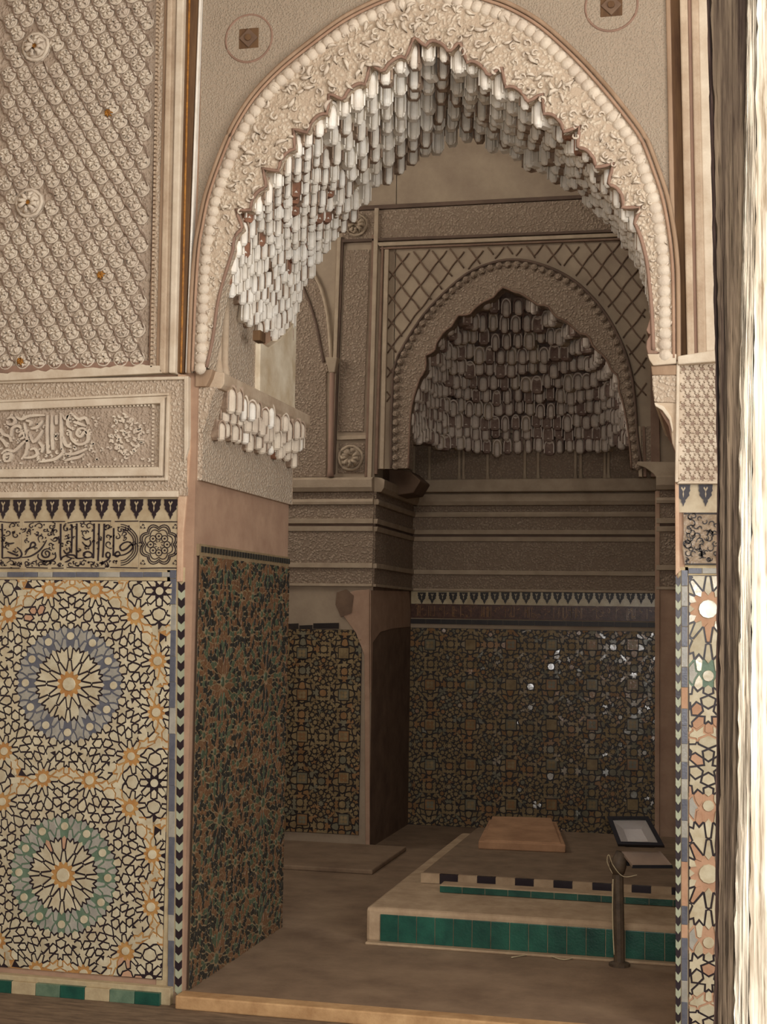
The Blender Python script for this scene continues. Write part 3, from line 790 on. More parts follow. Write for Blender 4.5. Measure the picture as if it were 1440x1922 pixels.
xb = [-60, -22, 15, 46, 72, 100, 144, 187, 226, 270, 305, 320]
strip_tiles('blue_tile_strip', 'thin horizontal strip of grey-blue tiles under the lettered band', [(a, 1073.5, b, 1083.5) for a, b in zip(xb, xb[1:])], YF, [M['blue'], M['paleblue'], M['blue']], ground=M['grout'])
yb = [1070, 1086] + [1086 + 48.5 * k for k in range(1, 17)]
strip_tiles('blue_tile_strip', 'upright strip of blue tiles edging the left star mosaic', [(319.5 - (a - 1070) * 0.006, a, 332.5 - (a - 1070) * 0.006, b) for a, b in zip(yb, yb[1:])], YF, [M['blue'], M['blue'], M['paleblue'], M['blue']], ground=M['grout'])
ry = [1070, 1100, 1138, 1176, 1214, 1252, 1290, 1330, 1362, 1396, 1430, 1462, 1500, 1540, 1572, 1617, 1700, 1735, 1760, 1800, 1840, 1880, 1930]
rm = lambda i: M['blue'] if i in (0, 2, 3, 5, 7, 8, 10, 12, 14, 16, 18, 19, 21) else M['clay'] if i in (6, 15, 17) else M['paleblue']
strip_tiles('blue_tile_strip', 'chipped upright strip of blue and bare clay tiles on the right pier', [(1279, a, 1291.5, b) for a, b in zip(ry, ry[1:])], YF, rm, ground=M['grout'])
strip_tiles('blue_tile_strip', 'short horizontal run of blue tiles crossing the top of the right pier mosaic', [(1292, 1066, 1318, 1077), (1318, 1066, 1352, 1077)], YF, [M['blue'], M['paleblue']], ground=M['grout'])
root = thing('green_tile_strip', (-2.8, YF - 0.08, 0), 'green and cream floor tiles along the foot of the left mosaic', 'tile border')
for i in range(9):
    x1 = XC - 0.09 - i * 0.115; mb = MB(); mb.box(x1 - 0.113, x1, YF - 0.060, YF - 0.03, HALL_Z, 0.002); mb.build('tile', M['grout'] if i in (2, 5) else M['green' if i % 3 else 'greentile'], root, bevel=0.002)
mb = MB(); mb.box(-3.35, XC - 0.05, YF - 0.04, YF, HALL_Z, 0.022); structure(mb.build('baseboard_left', M['grout'], bevel=0.003))

# ---- chevron strips
def chevrons(name, label, xa, xb_, y0, y1, Y, n, mats, slope=0.0):
    root = thing(name, onY((xa + xb_) / 2, y1, Y), label, 'tile border')
    st = (y1 - y0) / n
    for i in range(n):
        y = y0 + i * st; dx = slope * (y - y0); v = st * 0.42
        pl = [(xa + dx, y), ((xa + xb_) / 2 + dx, y + v), (xb_ + dx, y), (xb_ + dx, y + st * 0.94), ((xa + xb_) / 2 + dx, y + st * 0.94 + v), (xa + dx, y + st * 0.94)]
        mb = MB(); mb.prism([onY(px, py, Y - 0.007) for px, py in pl], (0, 0.008, 0)); mb.build('tile', mats[i % 2], root)
    return root


chevrons('chevron_strip', 'black and pale green chevron tiles up the left corner of the opening', 334.5, 346.5, 1092, 1862, YF, 52, [M['black'], M['chev_green']], -0.008)
chevrons('chevron_strip', 'black and pale green chevron tiles up the right edge of the opening', 1268.5, 1278, 1080, 1930, YF, 56, [M['black'], M['chev_green']], 0.0)
mb = MB(); add_slab(mb, [(333, 700), (354, 705), (357, 850), (350, 930), (344, 1000), (342, 1092), (331, 1092), (333, 930), (338, 860)], YF, 0.012, 0.05)
structure(mb.build('trim_1', M['plaster_edge'], bevel=0.004))
mb = MB(); add_slab(mb, [(1267, 880), (1274, 880), (1276, 1066), (1279, 1070), (1268, 1080)], YF, 0.012, 0.05)
structure(mb.build('trim_2', M['plaster_edge'], bevel=0.003))

# ---- carved frieze with stepped frame
fr = thing('stucco_frieze', F(170, 928), 'carved stucco frieze of raised Arabic letters and a round boss, in a stepped frame', 'frieze')
q = lambda x0, y0, x1, y1, s=0: [(x0, y0), (x1, y0 + s), (x1, y1 + s * 0.2), (x0, y1)]
mb = slab([(-110, 722), (345, 708), (352, 716), (350, 930), (-110, 932)], YF, 0.02); mb.build('carved_border', M['stucco_carved'], fr)
mb = MB()
for px, out in (([(-110, 714), (346, 706), (346, 712), (-110, 722)], 0.034), ([(345, 706), (353, 706), (353, 840), (345, 870)], 0.034), ([(-110, 755), (316, 737), (316, 742), (-110, 760)], 0.03),
                ([(-110, 760), (312, 743), (300, 757), (-110, 775)], 0.044), ([(312, 742), (318, 742), (314, 902), (308, 902)], 0.036), ([(300, 752), (308, 746), (304, 893), (297, 886)], 0.044),
                ([(-110, 882), (297, 876), (304, 893), (-110, 897)], 0.044), ([(-110, 899), (314, 896), (314, 902), (-110, 906)], 0.034), ([(-110, 924), (334, 921), (334, 933), (-110, 935)], 0.03)):
    add_slab(mb, px, YF, out)
mb.build('frame_moulding', M['pale'], fr, bevel=0.004)
mb = slab([(-110, 775), (292, 762), (290, 874), (-110, 880)], YF, 0.024); mb.build('panel', M['stucco_ground'], fr)
mb = MB()
for i in range(58):
    for (x, y) in ((292 - i * 7, 762.5 + i * 0.21), (292 - i * 7, 875.5 + i * 0.12)): mb.box(*[v for v in (F(x, y).x - .004, F(x, y).x + .004)], YF - 0.034, YF - 0.02, F(x, y).z - .004, F(x, y).z + .004)
for i in range(16):
    p = F(293 - i * .1, 766 + i * 7); mb.box(p.x - .004, p.x + .004, YF - 0.034, YF - 0.02, p.z - .004, p.z + .004)
mb.build('bead_row', M['pale'], fr, kind='stuff')
cf = lambda x, y: F(x / 4, 680 + y / 4, YF - 0.026)
LET = [[(365, 400), (362, 520), (366, 690)], [(400, 395), (398, 520), (402, 660)], [(465, 385), (468, 520), (470, 660)], [(430, 400), (432, 470)],
       [(660, 540), (640, 500), (600, 505), (585, 540), (615, 560), (640, 530), (668, 545), (660, 600), (600, 620), (545, 580), (535, 520)], [(480, 400), (500, 430), (520, 400), (515, 470), (545, 500)],
       [(310, 750), (370, 740), (430, 725), (480, 680), (470, 650)], [(500, 690), (560, 690), (620, 670), (660, 650)], [(500, 740), (550, 725), (600, 715), (640, 690)], [(20, 690), (60, 660), (110, 670), (150, 640), (190, 600), (230, 590)],
       [(40, 740), (40, 700), (90, 690), (80, 740), (40, 745)], [(170, 730), (200, 690), (215, 620), (205, 540), (190, 460)], [(190, 720), (250, 715), (290, 690), (270, 650), (235, 660)], [(90, 560), (100, 500), (140, 480), (170, 500)],
       [(60, 430), (90, 415), (120, 430), (110, 465), (70, 465), (60, 440)], [(130, 410), (170, 430), (230, 405), (340, 400)], [(10, 570), (40, 600), (60, 640)], [(10, 500), (30, 540), (80, 560), (90, 600)],
       [(205, 440), (240, 450), (230, 480)], [(230, 540), (260, 600), (300, 560), (330, 510)], [(300, 600), (330, 640), (320, 680)], [(240, 500), (290, 490), (330, 440)], [(480, 560), (500, 620), (540, 640)], [(150, 560), (180, 530), (195, 560), (160, 580)],
       [(-120, 400), (-122, 690)], [(-60, 400), (-58, 680)], [(-200, 620), (-140, 690), (-40, 690), (0, 620)], [(560, 400), (600, 430), (650, 420), (670, 470)], [(560, 450), (610, 465), (650, 480)]]
mb = MB()
for s in LET: ribbon(mb, spline([cf(*p) for p in s], 3), 0.0135, NF, 0.014)
mb.build('raised_lettering', M['stucco_orn'], fr, bevel=0.003)
lw = MB(); rs = random.Random(15)
for k in range(190):
    x, y = rs.choice((rs.uniform(-420, 1140), rs.uniform(-420, 700))), rs.uniform(395, 765)
    if (x - 950) ** 2 + (y - 545) ** 2 < 150 ** 2: continue
    b = rs.uniform(0, 6.28); r = rs.uniform(9, 17)
    ribbon(lw, spline([cf(x + r * (1 - .14 * t) * math.cos(b + t * .9), y + r * (1 - .14 * t) * math.sin(b + t * .9)) for t in range(5)], 2), 0.008, NF, 0.007)
lw.build('scrolling_leafwork', M['stucco_orn'], fr, kind='stuff')
rose = MB(); rs = random.Random(5)
for k in range(80):
    a = rs.uniform(0, 6.28); r = 135 * math.sqrt(rs.random()); x, y = 950 + r * math.cos(a) * 0.95, 545 + r * math.sin(a) * 1.12; b = rs.uniform(0, 6.28)
    ribbon(rose, spline([cf(x + 17 * math.cos(b), y + 17 * math.sin(b)), cf(x + 9 * math.cos(b + 1), y + 9 * math.sin(b + 1)), cf(x - 14 * math.cos(b - .4), y - 14 * math.sin(b - .4))], 3), 0.010, NF, 0.010)
rose.build('boss', M['stucco_orn'], fr, bevel=0.002)

# ---- trim ledge under the lattice panel (broken edge)
mb = MB(); edge = [(-110, 707)]
rs = random.Random(9); x = -100
while x < 286: edge.append((x, 702 - x * 0.055 - rs.uniform(0, 5))); x += rs.uniform(5, 14)
add_slab(mb, edge + [(300, 686), (304, 700), (-110, 720)], YF, 0.05)
structure(mb.build('trim_3', M['pale'], bevel=0.003))
mb = MB(); add_slab(mb, [(-110, 692), (286, 676), (286, 688), (-110, 706)], YF, 0.02); structure(mb.build('trim_4', M['red'], bevel=0.002))

# ---- lattice (sebka) panel
seb = thing('lattice_panel', F(140, 690), 'tall panel of stucco rosettes set in slanting carved rows, touches of gold', 'wall panel')
pz0, pz1 = F(140, 692).z, 4.75; px0, px1 = -3.4, F(288, 350).x
mb = MB(); mb.box(px0, px1, YF - 0.012, YF + 0.01, pz0, pz1); mb.build('panel', M['stucco_ground'], seb)


def rosette_mesh(r, petals, seed, mt, big=False):
    """a round boss: low dome, rope ring, swirling petals and a button"""
    mb = MB(); rs = random.Random(seed)
    rings = []
    for t in range(4):
        q = r * 1.12 * math.cos(t * PI / 7.5); rings.append([(q * math.cos(2 * PI * k / 12), -r * 0.34 * math.sin(t * PI / 7.5), q * math.sin(2 * PI * k / 12)) for k in range(12)])
    mb.loft(rings, closed=True); mb.add(rings[-1], [tuple(range(12))])
    mb.tube([(r * math.cos(2 * PI * k / 14), -r * .18, r * math.sin(2 * PI * k / 14)) for k in range(14)], r * 0.15, 5, closed=True)
    for k in range(petals):
        a = 2 * PI * k / petals + rs.uniform(-.15, .15); p = []
        for t in range(4):
            b = a + 0.6 * math.sin(t * 0.9); q = r * (0.22 + 0.2 * t); p.append((q * math.cos(b), -r * .30 - r * .24 * math.sin(PI * (t + .5) / 4), q * math.sin(b)))
        mb.tube(p, [r * .1, r * .17, r * .19, r * .09], 5)
    return mb.mesh('rosette', mt, smooth=True)


ROS = [rosette_mesh(0.0325, p, s, M['stucco_orn']) for p, s in ((5, 1), (6, 2), (5, 3), (7, 4))]
leaf = MB()
for sgn in (-1, 1):
    leaf.tube([(0.004 * sgn, -0.004, -0.03), (0.016 * sgn, -0.012, -0.012), (0.018 * sgn, -0.014, 0.008), (0.006 * sgn, -0.008, 0.03)], [.004, .008, .009, .003], 5)
leaf.tube([(0, -0.004, -0.026), (0, -0.014, 0), (0, -0.005, 0.028)], [.004, .007, .003], 5)
LEAF = leaf.mesh('leaf', M['stucco_orn'], smooth=True)
DX, DZ = 0.0800, 0.0640
gold = [F(*p) for p in ((72, 90), (208, 216), (58, 384), (194, 519), (44, 680))]
bigm = [F(72, 92), F(60, 384)]
cnt = 0
for j in range(0, 30):
    for i in range(-2, 12):
        x = px1 - 0.045 - i * DX - (j % 2) * DX / 2; z = pz0 + 0.035 + j * DZ
        if not (-3.26 < x < px1 - 0.02 and z < pz1 - 0.02): continue
        if any((Vector((x, YF, z)) - b).length < 0.085 for b in bigm): continue
        m = Matrix.Translation((x + random.uniform(-.003, .003), YF - 0.011, z + random.uniform(-.003, .003))) @ Matrix.Rotation(random.uniform(0, 6.28), 4, 'Y')
        if cnt < 262: put(ROS[(i * 7 + j * 3) % 4], 'rosette', seb, m)
        cnt += 1
# slanting ridges between the rows, coloured brown to paint in groove shadow
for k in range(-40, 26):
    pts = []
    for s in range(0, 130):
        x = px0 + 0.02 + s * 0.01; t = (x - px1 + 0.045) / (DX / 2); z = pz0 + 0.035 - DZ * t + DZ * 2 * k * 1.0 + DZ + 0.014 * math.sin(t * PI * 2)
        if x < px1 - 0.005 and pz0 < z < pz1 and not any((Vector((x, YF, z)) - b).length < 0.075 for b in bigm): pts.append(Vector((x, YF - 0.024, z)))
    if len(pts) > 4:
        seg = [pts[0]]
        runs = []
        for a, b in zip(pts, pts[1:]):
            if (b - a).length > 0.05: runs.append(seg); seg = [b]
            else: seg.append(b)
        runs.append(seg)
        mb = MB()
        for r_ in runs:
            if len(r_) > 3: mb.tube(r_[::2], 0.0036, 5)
        if mb.v: mb.build('groove_shade_ridge', M['line'], seb, smooth=True)
for i, b in enumerate(bigm):
    put(rosette_mesh(0.062, 8, 20 + i, M['stucco_orn']), 'large_rosette', seb, Matrix.Translation((b.x, YF - 0.014, b.z)))
for i, g in enumerate(gold):
    mb = MB(); n = 7
    for k in range(n):
        a = 2 * PI * k / n + i; p = Vector((g.x + .012 * math.cos(a), YF - 0.034, g.z + .012 * math.sin(a)))
        mb.tube([(g.x, YF - 0.03, g.z), p, p + Vector((.008 * math.cos(a), .012, .008 * math.sin(a)))], [.006, .006, .002], 5)
    mb.build('gilded_flower', M['gilt'], seb, smooth=True)

# ---- upright mouldings between lattice panel and arch
pil = thing('moulded_pilaster', F(330, 700), 'stepped upright mouldings with a dark gilded stripe, left of the arch', 'pilaster')
for nm, m_, a, b, c_, d, out in (('fillet', 'stucco_carved', 288, 301, 300, 313, .03), ('orange_fillet', 'orange', 298, 306, 309, 314, .038), ('roll', 'tan', 304, 316, 314, 324, .05), ('roll', 'tan', 316, 322, 324, 332, .042), ('roll', 'pale', 322, 334, 332, 346, .058),
                             ('dark_stripe', 'brown', 334, 351, 345, 374, .028), ('gilded_line', 'gilt', 343, 347, 354, 358, .032), ('white_fillet', 'stucco_white', 353, 357, 374, 378, .034)):
    # (bottom x0, x1, top x0, x1)
    mb = MB(); k = 700 / 700
    add_slab(mb, [(a - 8 if nm == 'fillet' else a - 6, 700), (b - 6, 700), (d, -40), (c_, -40)], YF, out)
    mb.build(nm, M[m_], pil, bevel=0.006)
mb = MB()
for i in range(90):
    y = 690 - i * 8; x = 300 + (690 - y) * 0.0165; p = F(x - 8, y); mb.box(p.x - .004, p.x + .004, YF - 0.05, YF - 0.02, p.z - .006, p.z + .006)
mb.build('bead_row', M['tan'], pil, kind='stuff')

# ================================================================== RIGHT PIER
rp_ = thing('moulded_pilaster', F(1300, 670), 'stepped upright mouldings with a red painted line, right of the arch', 'pilaster')
for nm, m_, a, b, c_, d, out in (('dark_stripe', 'brown', 1263, 1290, 1250, 1276, .012), ('orange_fillet', 'orange', 1262, 1272, 1249, 1258, .02), ('roll', 'tan', 1290, 1304, 1275, 1290, .05), ('red_line', 'red', 1303, 1311, 1290, 1298, .040), ('roll', 'tan', 1310, 1326, 1297, 1310, .05),
                             ('fillet', 'pale', 1325, 1345, 1309, 1326, .034)):
    mb = MB(); add_slab(mb, [(a, 668), (b, 668), (d, -40), (c_, -40)], YF, out); mb.build(nm, M[m_], rp_, bevel=0.006)
mb = slab([(1272, 668), (1350, 655), (1350, 678), (1272, 684)], YF, 0.055); mb.build('base', M['pale'], rp_, bevel=0.006)
dp = thing('lattice_panel', F(1310, 905), 'small panel of pitted diamond fretwork on the right pier', 'wall panel')
mb = slab([(1274, 684), (1352, 676), (1352, 905), (1270, 905)], YF, 0.012); mb.build('panel', M['stucco'], dp)
mb = MB(); add_slab(mb, [(1270, 684), (1276, 684), (1273, 905), (1267, 905)], YF, 0.034); add_slab(mb, [(1270, 678), (1352, 670), (1352, 677), (1270, 686)], YF, 0.034); add_slab(mb, [(1276, 903), (1352, 903), (1352, 908), (1270, 908)], YF, 0.03)
mb.build('frame', M['pale'], dp, bevel=0.004)
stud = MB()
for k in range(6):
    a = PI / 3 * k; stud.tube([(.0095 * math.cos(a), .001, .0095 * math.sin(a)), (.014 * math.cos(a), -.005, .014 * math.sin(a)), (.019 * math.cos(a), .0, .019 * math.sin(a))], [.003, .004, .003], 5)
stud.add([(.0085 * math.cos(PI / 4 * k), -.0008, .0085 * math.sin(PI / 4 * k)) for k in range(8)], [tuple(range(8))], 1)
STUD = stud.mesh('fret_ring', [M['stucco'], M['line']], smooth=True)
for j in range(13):
    for i in range(5):
        x = 1283 + i * 17.5 + (j % 2) * 9; y = 694 + j * 17
        if x > 1350: continue
        p = F(x, y); put(STUD, 'fret_ring', dp, Matrix.Translation((p.x, YF - 0.012, p.z)))
ib = thing('inscription_band', F(1318, 1062), 'cracked dark scrollwork tile band on the right pier', 'tile frieze')
mb = slab([(1283, 962), (1352, 962), (1352, 1060), (1286, 1060), (1281, 1030), (1284, 1000)], YF, 0.01); mb.build('tile', M['worn'], ib)
mb = MB(); rs = random.Random(11)
for k in range(60):
    x, y = rs.uniform(1286, 1350), rs.uniform(968, 1054); r = rs.uniform(4, 8); a0 = rs.uniform(0, 6.28)
    stroke(mb, [(x + r * (1 - .08 * t) * math.cos(a0 + t * .7), y + r * (1 - .08 * t) * math.sin(a0 + t * .7)) for t in range(7)], 0.0045, lambda a, b: F(a, b, YF - 0.0095), k=2)
for s in ([(1284, 964), (1352, 964)], [(1286, 1059), (1352, 1059)]): stroke(mb, s, 0.006, lambda a, b: F(a, b, YF - 0.0095), taper=False)
mb.build('scroll_ornament', M['ch_strap'], ib, kind='stuff')
# corbel at the foot of the arch, right-hand side (runs through the wall's depth)
cb = thing('corbel', F(1250, 830), 'scalloped stucco corbel carrying the foot of the arch on the right', 'corbel')
for nm, m_, px, o in (('lobe', 'red', [(1219, 560), (1222, 590), (1216, 612), (1213, 620), (1217, 626), (1230, 632), (1270, 632), (1270, 560)], .03), ('lobe', 'red', [(1222, 626), (1214, 640), (1213, 652), (1216, 664), (1270, 664), (1270, 626)], .032),
                      ('moulding', 'pale', [(1215, 664), (1270, 664), (1270, 682), (1226, 686), (1219, 676)], .045), ('band', 'orange', [(1222, 687), (1270, 684), (1270, 704), (1224, 704)], .03),
                      ('block', 'stucco_carved', [(1224, 704), (1270, 704), (1270, 756), (1228, 754), (1225, 730)], .026), ('bracket', 'tan', [(1228, 755), (1270, 755), (1270, 852), (1262, 832), (1258, 790), (1245, 768)], .02),
                      ('bracket_scroll', 'pale', [(1228, 755), (1246, 762), (1260, 782), (1264, 806), (1262, 812), (1256, 788), (1243, 770), (1230, 762)], .034), ('console', 'red', [(1236, 768), (1255, 800), (1263, 838), (1268, 850), (1268, 790), (1252, 764)], .012)):
    mb = MB(); add_slab(mb, px, YF, o, 0.9); mb.build(nm, M[m_], cb, bevel=0.004)

# ================================================================== FRONT ARCH
arch = thing('muqarnas_arch', (-1.25, YF, 2.68), 'great pointed arch with carved rim and tiers of white honeycomb cells beneath', 'arch')
# archivolt: annulus between extrados and the cusped inner edge
def cusp(i, n, amp, cells):
    """alternating spikes and lobes of the cusped inner edge"""
    f = i / (n - 1) * cells; u = f % 1.0
    return amp * (1 - abs(2 * u - 1)) ** 1.4 if int(f) % 2 == 0 else amp * .35 * math.sin(PI * u) ** .5


mb = MB(); outer = [Vector((p.x, YF - 0.03, p.z)) for p in EXTs]; inner = []
for i, p in enumerate(INTs):
    e = EXTs[i]; d = (e - p).normalized(); a = 0.04 if 36 < i < 204 else 0.0
    inner.append(p + d * (cusp(i, NA, a * 1.8, 34) - a * 0.35) + Vector((0, -0.03, 0)))
mid = [a.lerp(b, 0.5) + Vector((0, -0.012, 0)) for a, b in zip(outer, inner)]
n = len(outer); back = Vector((0, 0.06, 0))
mb.loft([[p + back for p in outer], outer, mid, inner, [p + Vector((0, 0.10, 0)) for p in inner]])
mb.build('archivolt', M['archivolt'], arch, smooth=False, fix=False)
mb = MB(); mb.tube([p + Vector((0, -0.036, 0)) + (p - Vector((-1.25, YF, 3.1))).normalized() * 0.012 for p in EXTs], 0.010, 6); mb.build('extrados_roll', M['orange'], arch, smooth=True)
mb = MB(); mb.tube([p + Vector((0, -0.040, 0)) + (p - Vector((-1.25, YF, 3.1))).normalized() * -0.008 for p in EXTs], 0.007, 6); mb.build('extrados_fillet', M['plaster_pink'], arch, smooth=True)
mb = MB(); mb.tube([p + Vector((0, -0.004, 0)) for p in inner], 0.008, 6); mb.build('intrados_roll', M['red'], arch, smooth=True)
# scallops
sm = MB(); rings = []
for t in range(4):
    q = 0.028 * math.cos(t * PI / 6.4); rings.append([(q * math.cos(2 * PI * k / 10), -0.020 * math.sin(t * PI / 6.4), q * math.sin(2 * PI * k / 10)) for k in range(10)])
sm.loft(rings, closed=True); sm.add(rings[-1], [tuple(range(10))]); SC = sm.mesh('scallop', M['stucco_orn'], smooth=True)
SCP = resample(EXTs, 96)
for i, p in enumerate(SCP):
    d = (p - Vector((-1.25, YF, 3.05))).normalized(); put(SC, 'scallop', arch, Matrix.Translation(p - d * 0.045 + Vector((0, -0.034, 0))) @ Matrix.Rotation(random.uniform(0, 6), 4, 'Y'))
# carved leaves and curls on the rim
cu = MB(); pts = [(0.024 * (1 - .1 * t) * math.cos(t * .75), -0.005 - .008 * math.sin(t * .45), 0.024 * (1 - .1 * t) * math.sin(t * .75)) for t in range(8)]
cu.tube(pts, [.003, .006, .008, .008, .008, .007, .006, .004], 5); CUR = cu.mesh('curl', M['stucco_orn'], smooth=True)
lf = MB(); lf.tube([(0, -.003, -.03), (.006, -.014, -.01), (.004, -.016, .008), (-.006, -.004, .032)], [.004, .010, .010, .003], 5); LF = lf.mesh('curl', M['stucco_orn'], smooth=True)
rs = random.Random(21); k = 0
for i in range(4, NA - 4, 2):
    for t in (0.22, 0.40, 0.56, 0.72, 0.88):
        if rs.random() < 0.46: continue
        wd_ = (EXTs[i] - INTs[i]).length
        if wd_ * (1 - t) < 0.012 and t > .5: continue
        p = EXTs[i].lerp(INTs[i], t + rs.uniform(-.07, .07)); b = -0.03 - 0.012 * (1 - abs(2 * t - 1))
        put(CUR if rs.random() < .5 else LF, 'curl', arch, Matrix.Translation((p.x + rs.uniform(-.008, .008), YF + b, p.z + rs.uniform(-.008, .008))) @ Matrix.Rotation(rs.uniform(0, 6.28), 4, 'Y') @ Matrix.Scale(rs.uniform(.6, 1.0) * min(1, max(.45, wd_ / .28)), 4)); k += 1

# muqarnas cell: block with arched lip and a round-topped bar
def cell_mesh(mats, seed=0, wbar=.62, bar=True):
    mb = MB()
    # block with a pointed foot
    mb.add([(-.5, 0, -.30), (.5, 0, -.30), (.5, .8, -.30), (-.5, .8, -.30), (-.5, 0, .5), (.5, 0, .5), (.5, .8, .5), (-.5, .8, .5), (-.3, .10, -.44), (.3, .10, -.44), (.3, .8, -.44), (-.3, .8, -.44)],
           [(4, 5, 6, 7), (0, 1, 5, 4), (1, 2, 6, 5), (3, 0, 4, 7), (8, 9, 1, 0), (9, 10, 2, 1), (11, 8, 0, 3), (8, 11, 10, 9)], 1)
    # arched lip over the bar, standing on two straight ribs
    ro, ri, zc = .5, .40, .08; prof = [(1, 0, -.34)] + [(math.cos(PI * k / 8), math.sin(PI * k / 8), zc) for k in range(9)] + [(-1, 0, -.34)]; vs = []
    for c, s_, z in prof:
        for y in (-.16, .02):
            for r in (ri, ro): vs.append((r * c, y, z + r * .85 * s_))
    fs = []
    for k in range(len(prof) - 1):
        a, b = 4 * k, 4 * k + 4; fs += [(a, a + 1, b + 1, b), (a + 1, a + 3, b + 3, b + 1), (a, b, b + 2, a + 2)]
    mb.add(vs, fs, 2)
    if bar:
        rings = []
        for z, s in ((-.50, .55), (-.42, .9), (-.3, 1), (.10, 1), (.22, .88), (.30, .62), (.345, .3), (.355, .05)):
            y0 = .02 if z > -.49 else .06
            rings.append([(wbar / 2 * s * x, y0 - .34 * s * y, z) for x, y in ((1, 0), (.92, .62), (.5, .92), (0, 1), (-.5, .92), (-.92, .62), (-1, 0))])
        mb.loft(rings, m=0); mb.add(rings[0], [tuple(range(6, -1, -1))], 0)
    else:
        rings = []
        for z, y in ((-.30, -.04), (.0, .10), (.2, .02), (.36, -.12)): rings.append([(x, y + .25 * abs(x), z) for x in (-.4, -.2, 0, .2, .4)])
        mb.loft(rings, m=0)
    return mb.mesh('muqarnas_cell', mats, fix=False)


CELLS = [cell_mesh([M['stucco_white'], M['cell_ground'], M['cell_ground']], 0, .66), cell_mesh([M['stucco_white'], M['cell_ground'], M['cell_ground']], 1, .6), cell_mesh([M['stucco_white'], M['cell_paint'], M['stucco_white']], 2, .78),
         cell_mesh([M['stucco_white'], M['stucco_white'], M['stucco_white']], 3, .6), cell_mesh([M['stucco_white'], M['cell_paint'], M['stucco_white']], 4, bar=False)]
NS, NT = 50, 14
placed = []
for i in range(NS):
    for j in range(NT):
        u = (i + (0.5 if (j // 2 if .33 < i / NS < .67 else j) % 2 else 0)) / NS; t = (j + 0.35) / NT
        f_ = u * (NA - 1); a = int(min(NA - 2, f_)); fr_ = f_ - a
        p = INTs[a].lerp(INTs[a + 1], fr_); q_ = FARs[a].lerp(FARs[a + 1], fr_); v = p.lerp(q_, t)
        if v.x < -1.3 and v.z < 2.98 + 0.22 * abs(t - 0.45): continue
        if v.x > -1.2 and v.z < 3.0: continue
        if abs(u - .5) < .17 and j % 2: continue
        c = Vector((-1.25, v.y, 3.0)); d = (v - c).normalized(); v = v + d * 0.012
        s = -d.x; fx = max(-1, min(1, s * 1.3)); facing = Vector((fx * 0.9, -0.75, 0)).normalized()
        placed.append((v, facing, u, t))
rank = sorted(range(len(placed)), key=lambda k: (placed[k][2] > 0.62, (placed[k][2] > 0.62) * placed[k][3]))
single = set(rank[:290]); rest = MB()
for k, (v, fc, u, t) in enumerate(placed):
    ang = math.atan2(fc.x, -fc.y); crown_ = abs(u - .5) < .17; sc_ = Matrix.Diagonal((random.uniform(.044, .056) * (1.15 if crown_ else 1), random.uniform(.055, .08), random.uniform(.098, .128) * (1.22 if crown_ else 1), 1))
    m = Matrix.Translation(v + Vector((0, 0, random.uniform(-.022, .02)))) @ Matrix.Rotation(ang + random.uniform(-.25, .25), 4, 'Z') @ sc_
    me = CELLS[random.choice((3, 3, 3, 0, 3, 1) if crown_ else (0, 0, 1, 1, 2, 3, 3, 4))]
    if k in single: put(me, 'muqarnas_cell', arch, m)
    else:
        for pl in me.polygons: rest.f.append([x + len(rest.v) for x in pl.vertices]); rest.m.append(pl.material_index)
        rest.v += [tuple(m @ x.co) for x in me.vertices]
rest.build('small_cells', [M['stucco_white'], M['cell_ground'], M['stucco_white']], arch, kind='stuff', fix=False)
# dark gilded holes between cells
for x, y in ((507, 497), (472, 508), (495, 632)):
    p = onX(x, y, -2.13 if x > 480 else -2.17); mb = MB(); mb.box(p.x - .04, p.x - .004, p.y - .04, p.y + .04, p.z - .024, p.z + .024); mb.build('square_socket', M['brown'], arch)

# spandrel medallions
for (x, y, lab) in ((468, 73, 'incised ring with dark diamond boss in the spandrel left of the arch'), (1148, 12, 'incised ring with dark diamond boss in the spandrel right of the arch')):
    c = F(x, y); t = thing('spandrel_medallion', c, lab, 'medallion', 'spandrel medallions'); mb = MB()
    mb.tube([(c.x + .108 * math.cos(2 * PI * k / 40), YF - 0.004, c.z + .108 * math.sin(2 * PI * k / 40)) for k in range(40)], .006, 5, closed=True); mb.build('ring', M['red'], t, smooth=True)
    mb = MB(); s = .046; mb.box(c.x - s, c.x + s, YF - .008, YF + .01, c.z - s, c.z + s); mb.build('square', M['brown'], t, bevel=.003)
    mb = MB(); mb.prism([(c.x + s * .95 * math.cos(a), YF - .016, c.z + s * .95 * math.sin(a)) for a in [PI / 2 * k for k in range(4)]], (0, .012, 0)); mb.build('diamond', M['ch_reveal'], t, bevel=.003)
    mb = MB(); mb.prism([(c.x + .016 * math.cos(a), YF - .024, c.z + .016 * math.sin(a)) for a in [PI / 4 * k for k in range(8)]], (0, .012, 0)); mb.build('boss', M['brown'], t, bevel=.003)

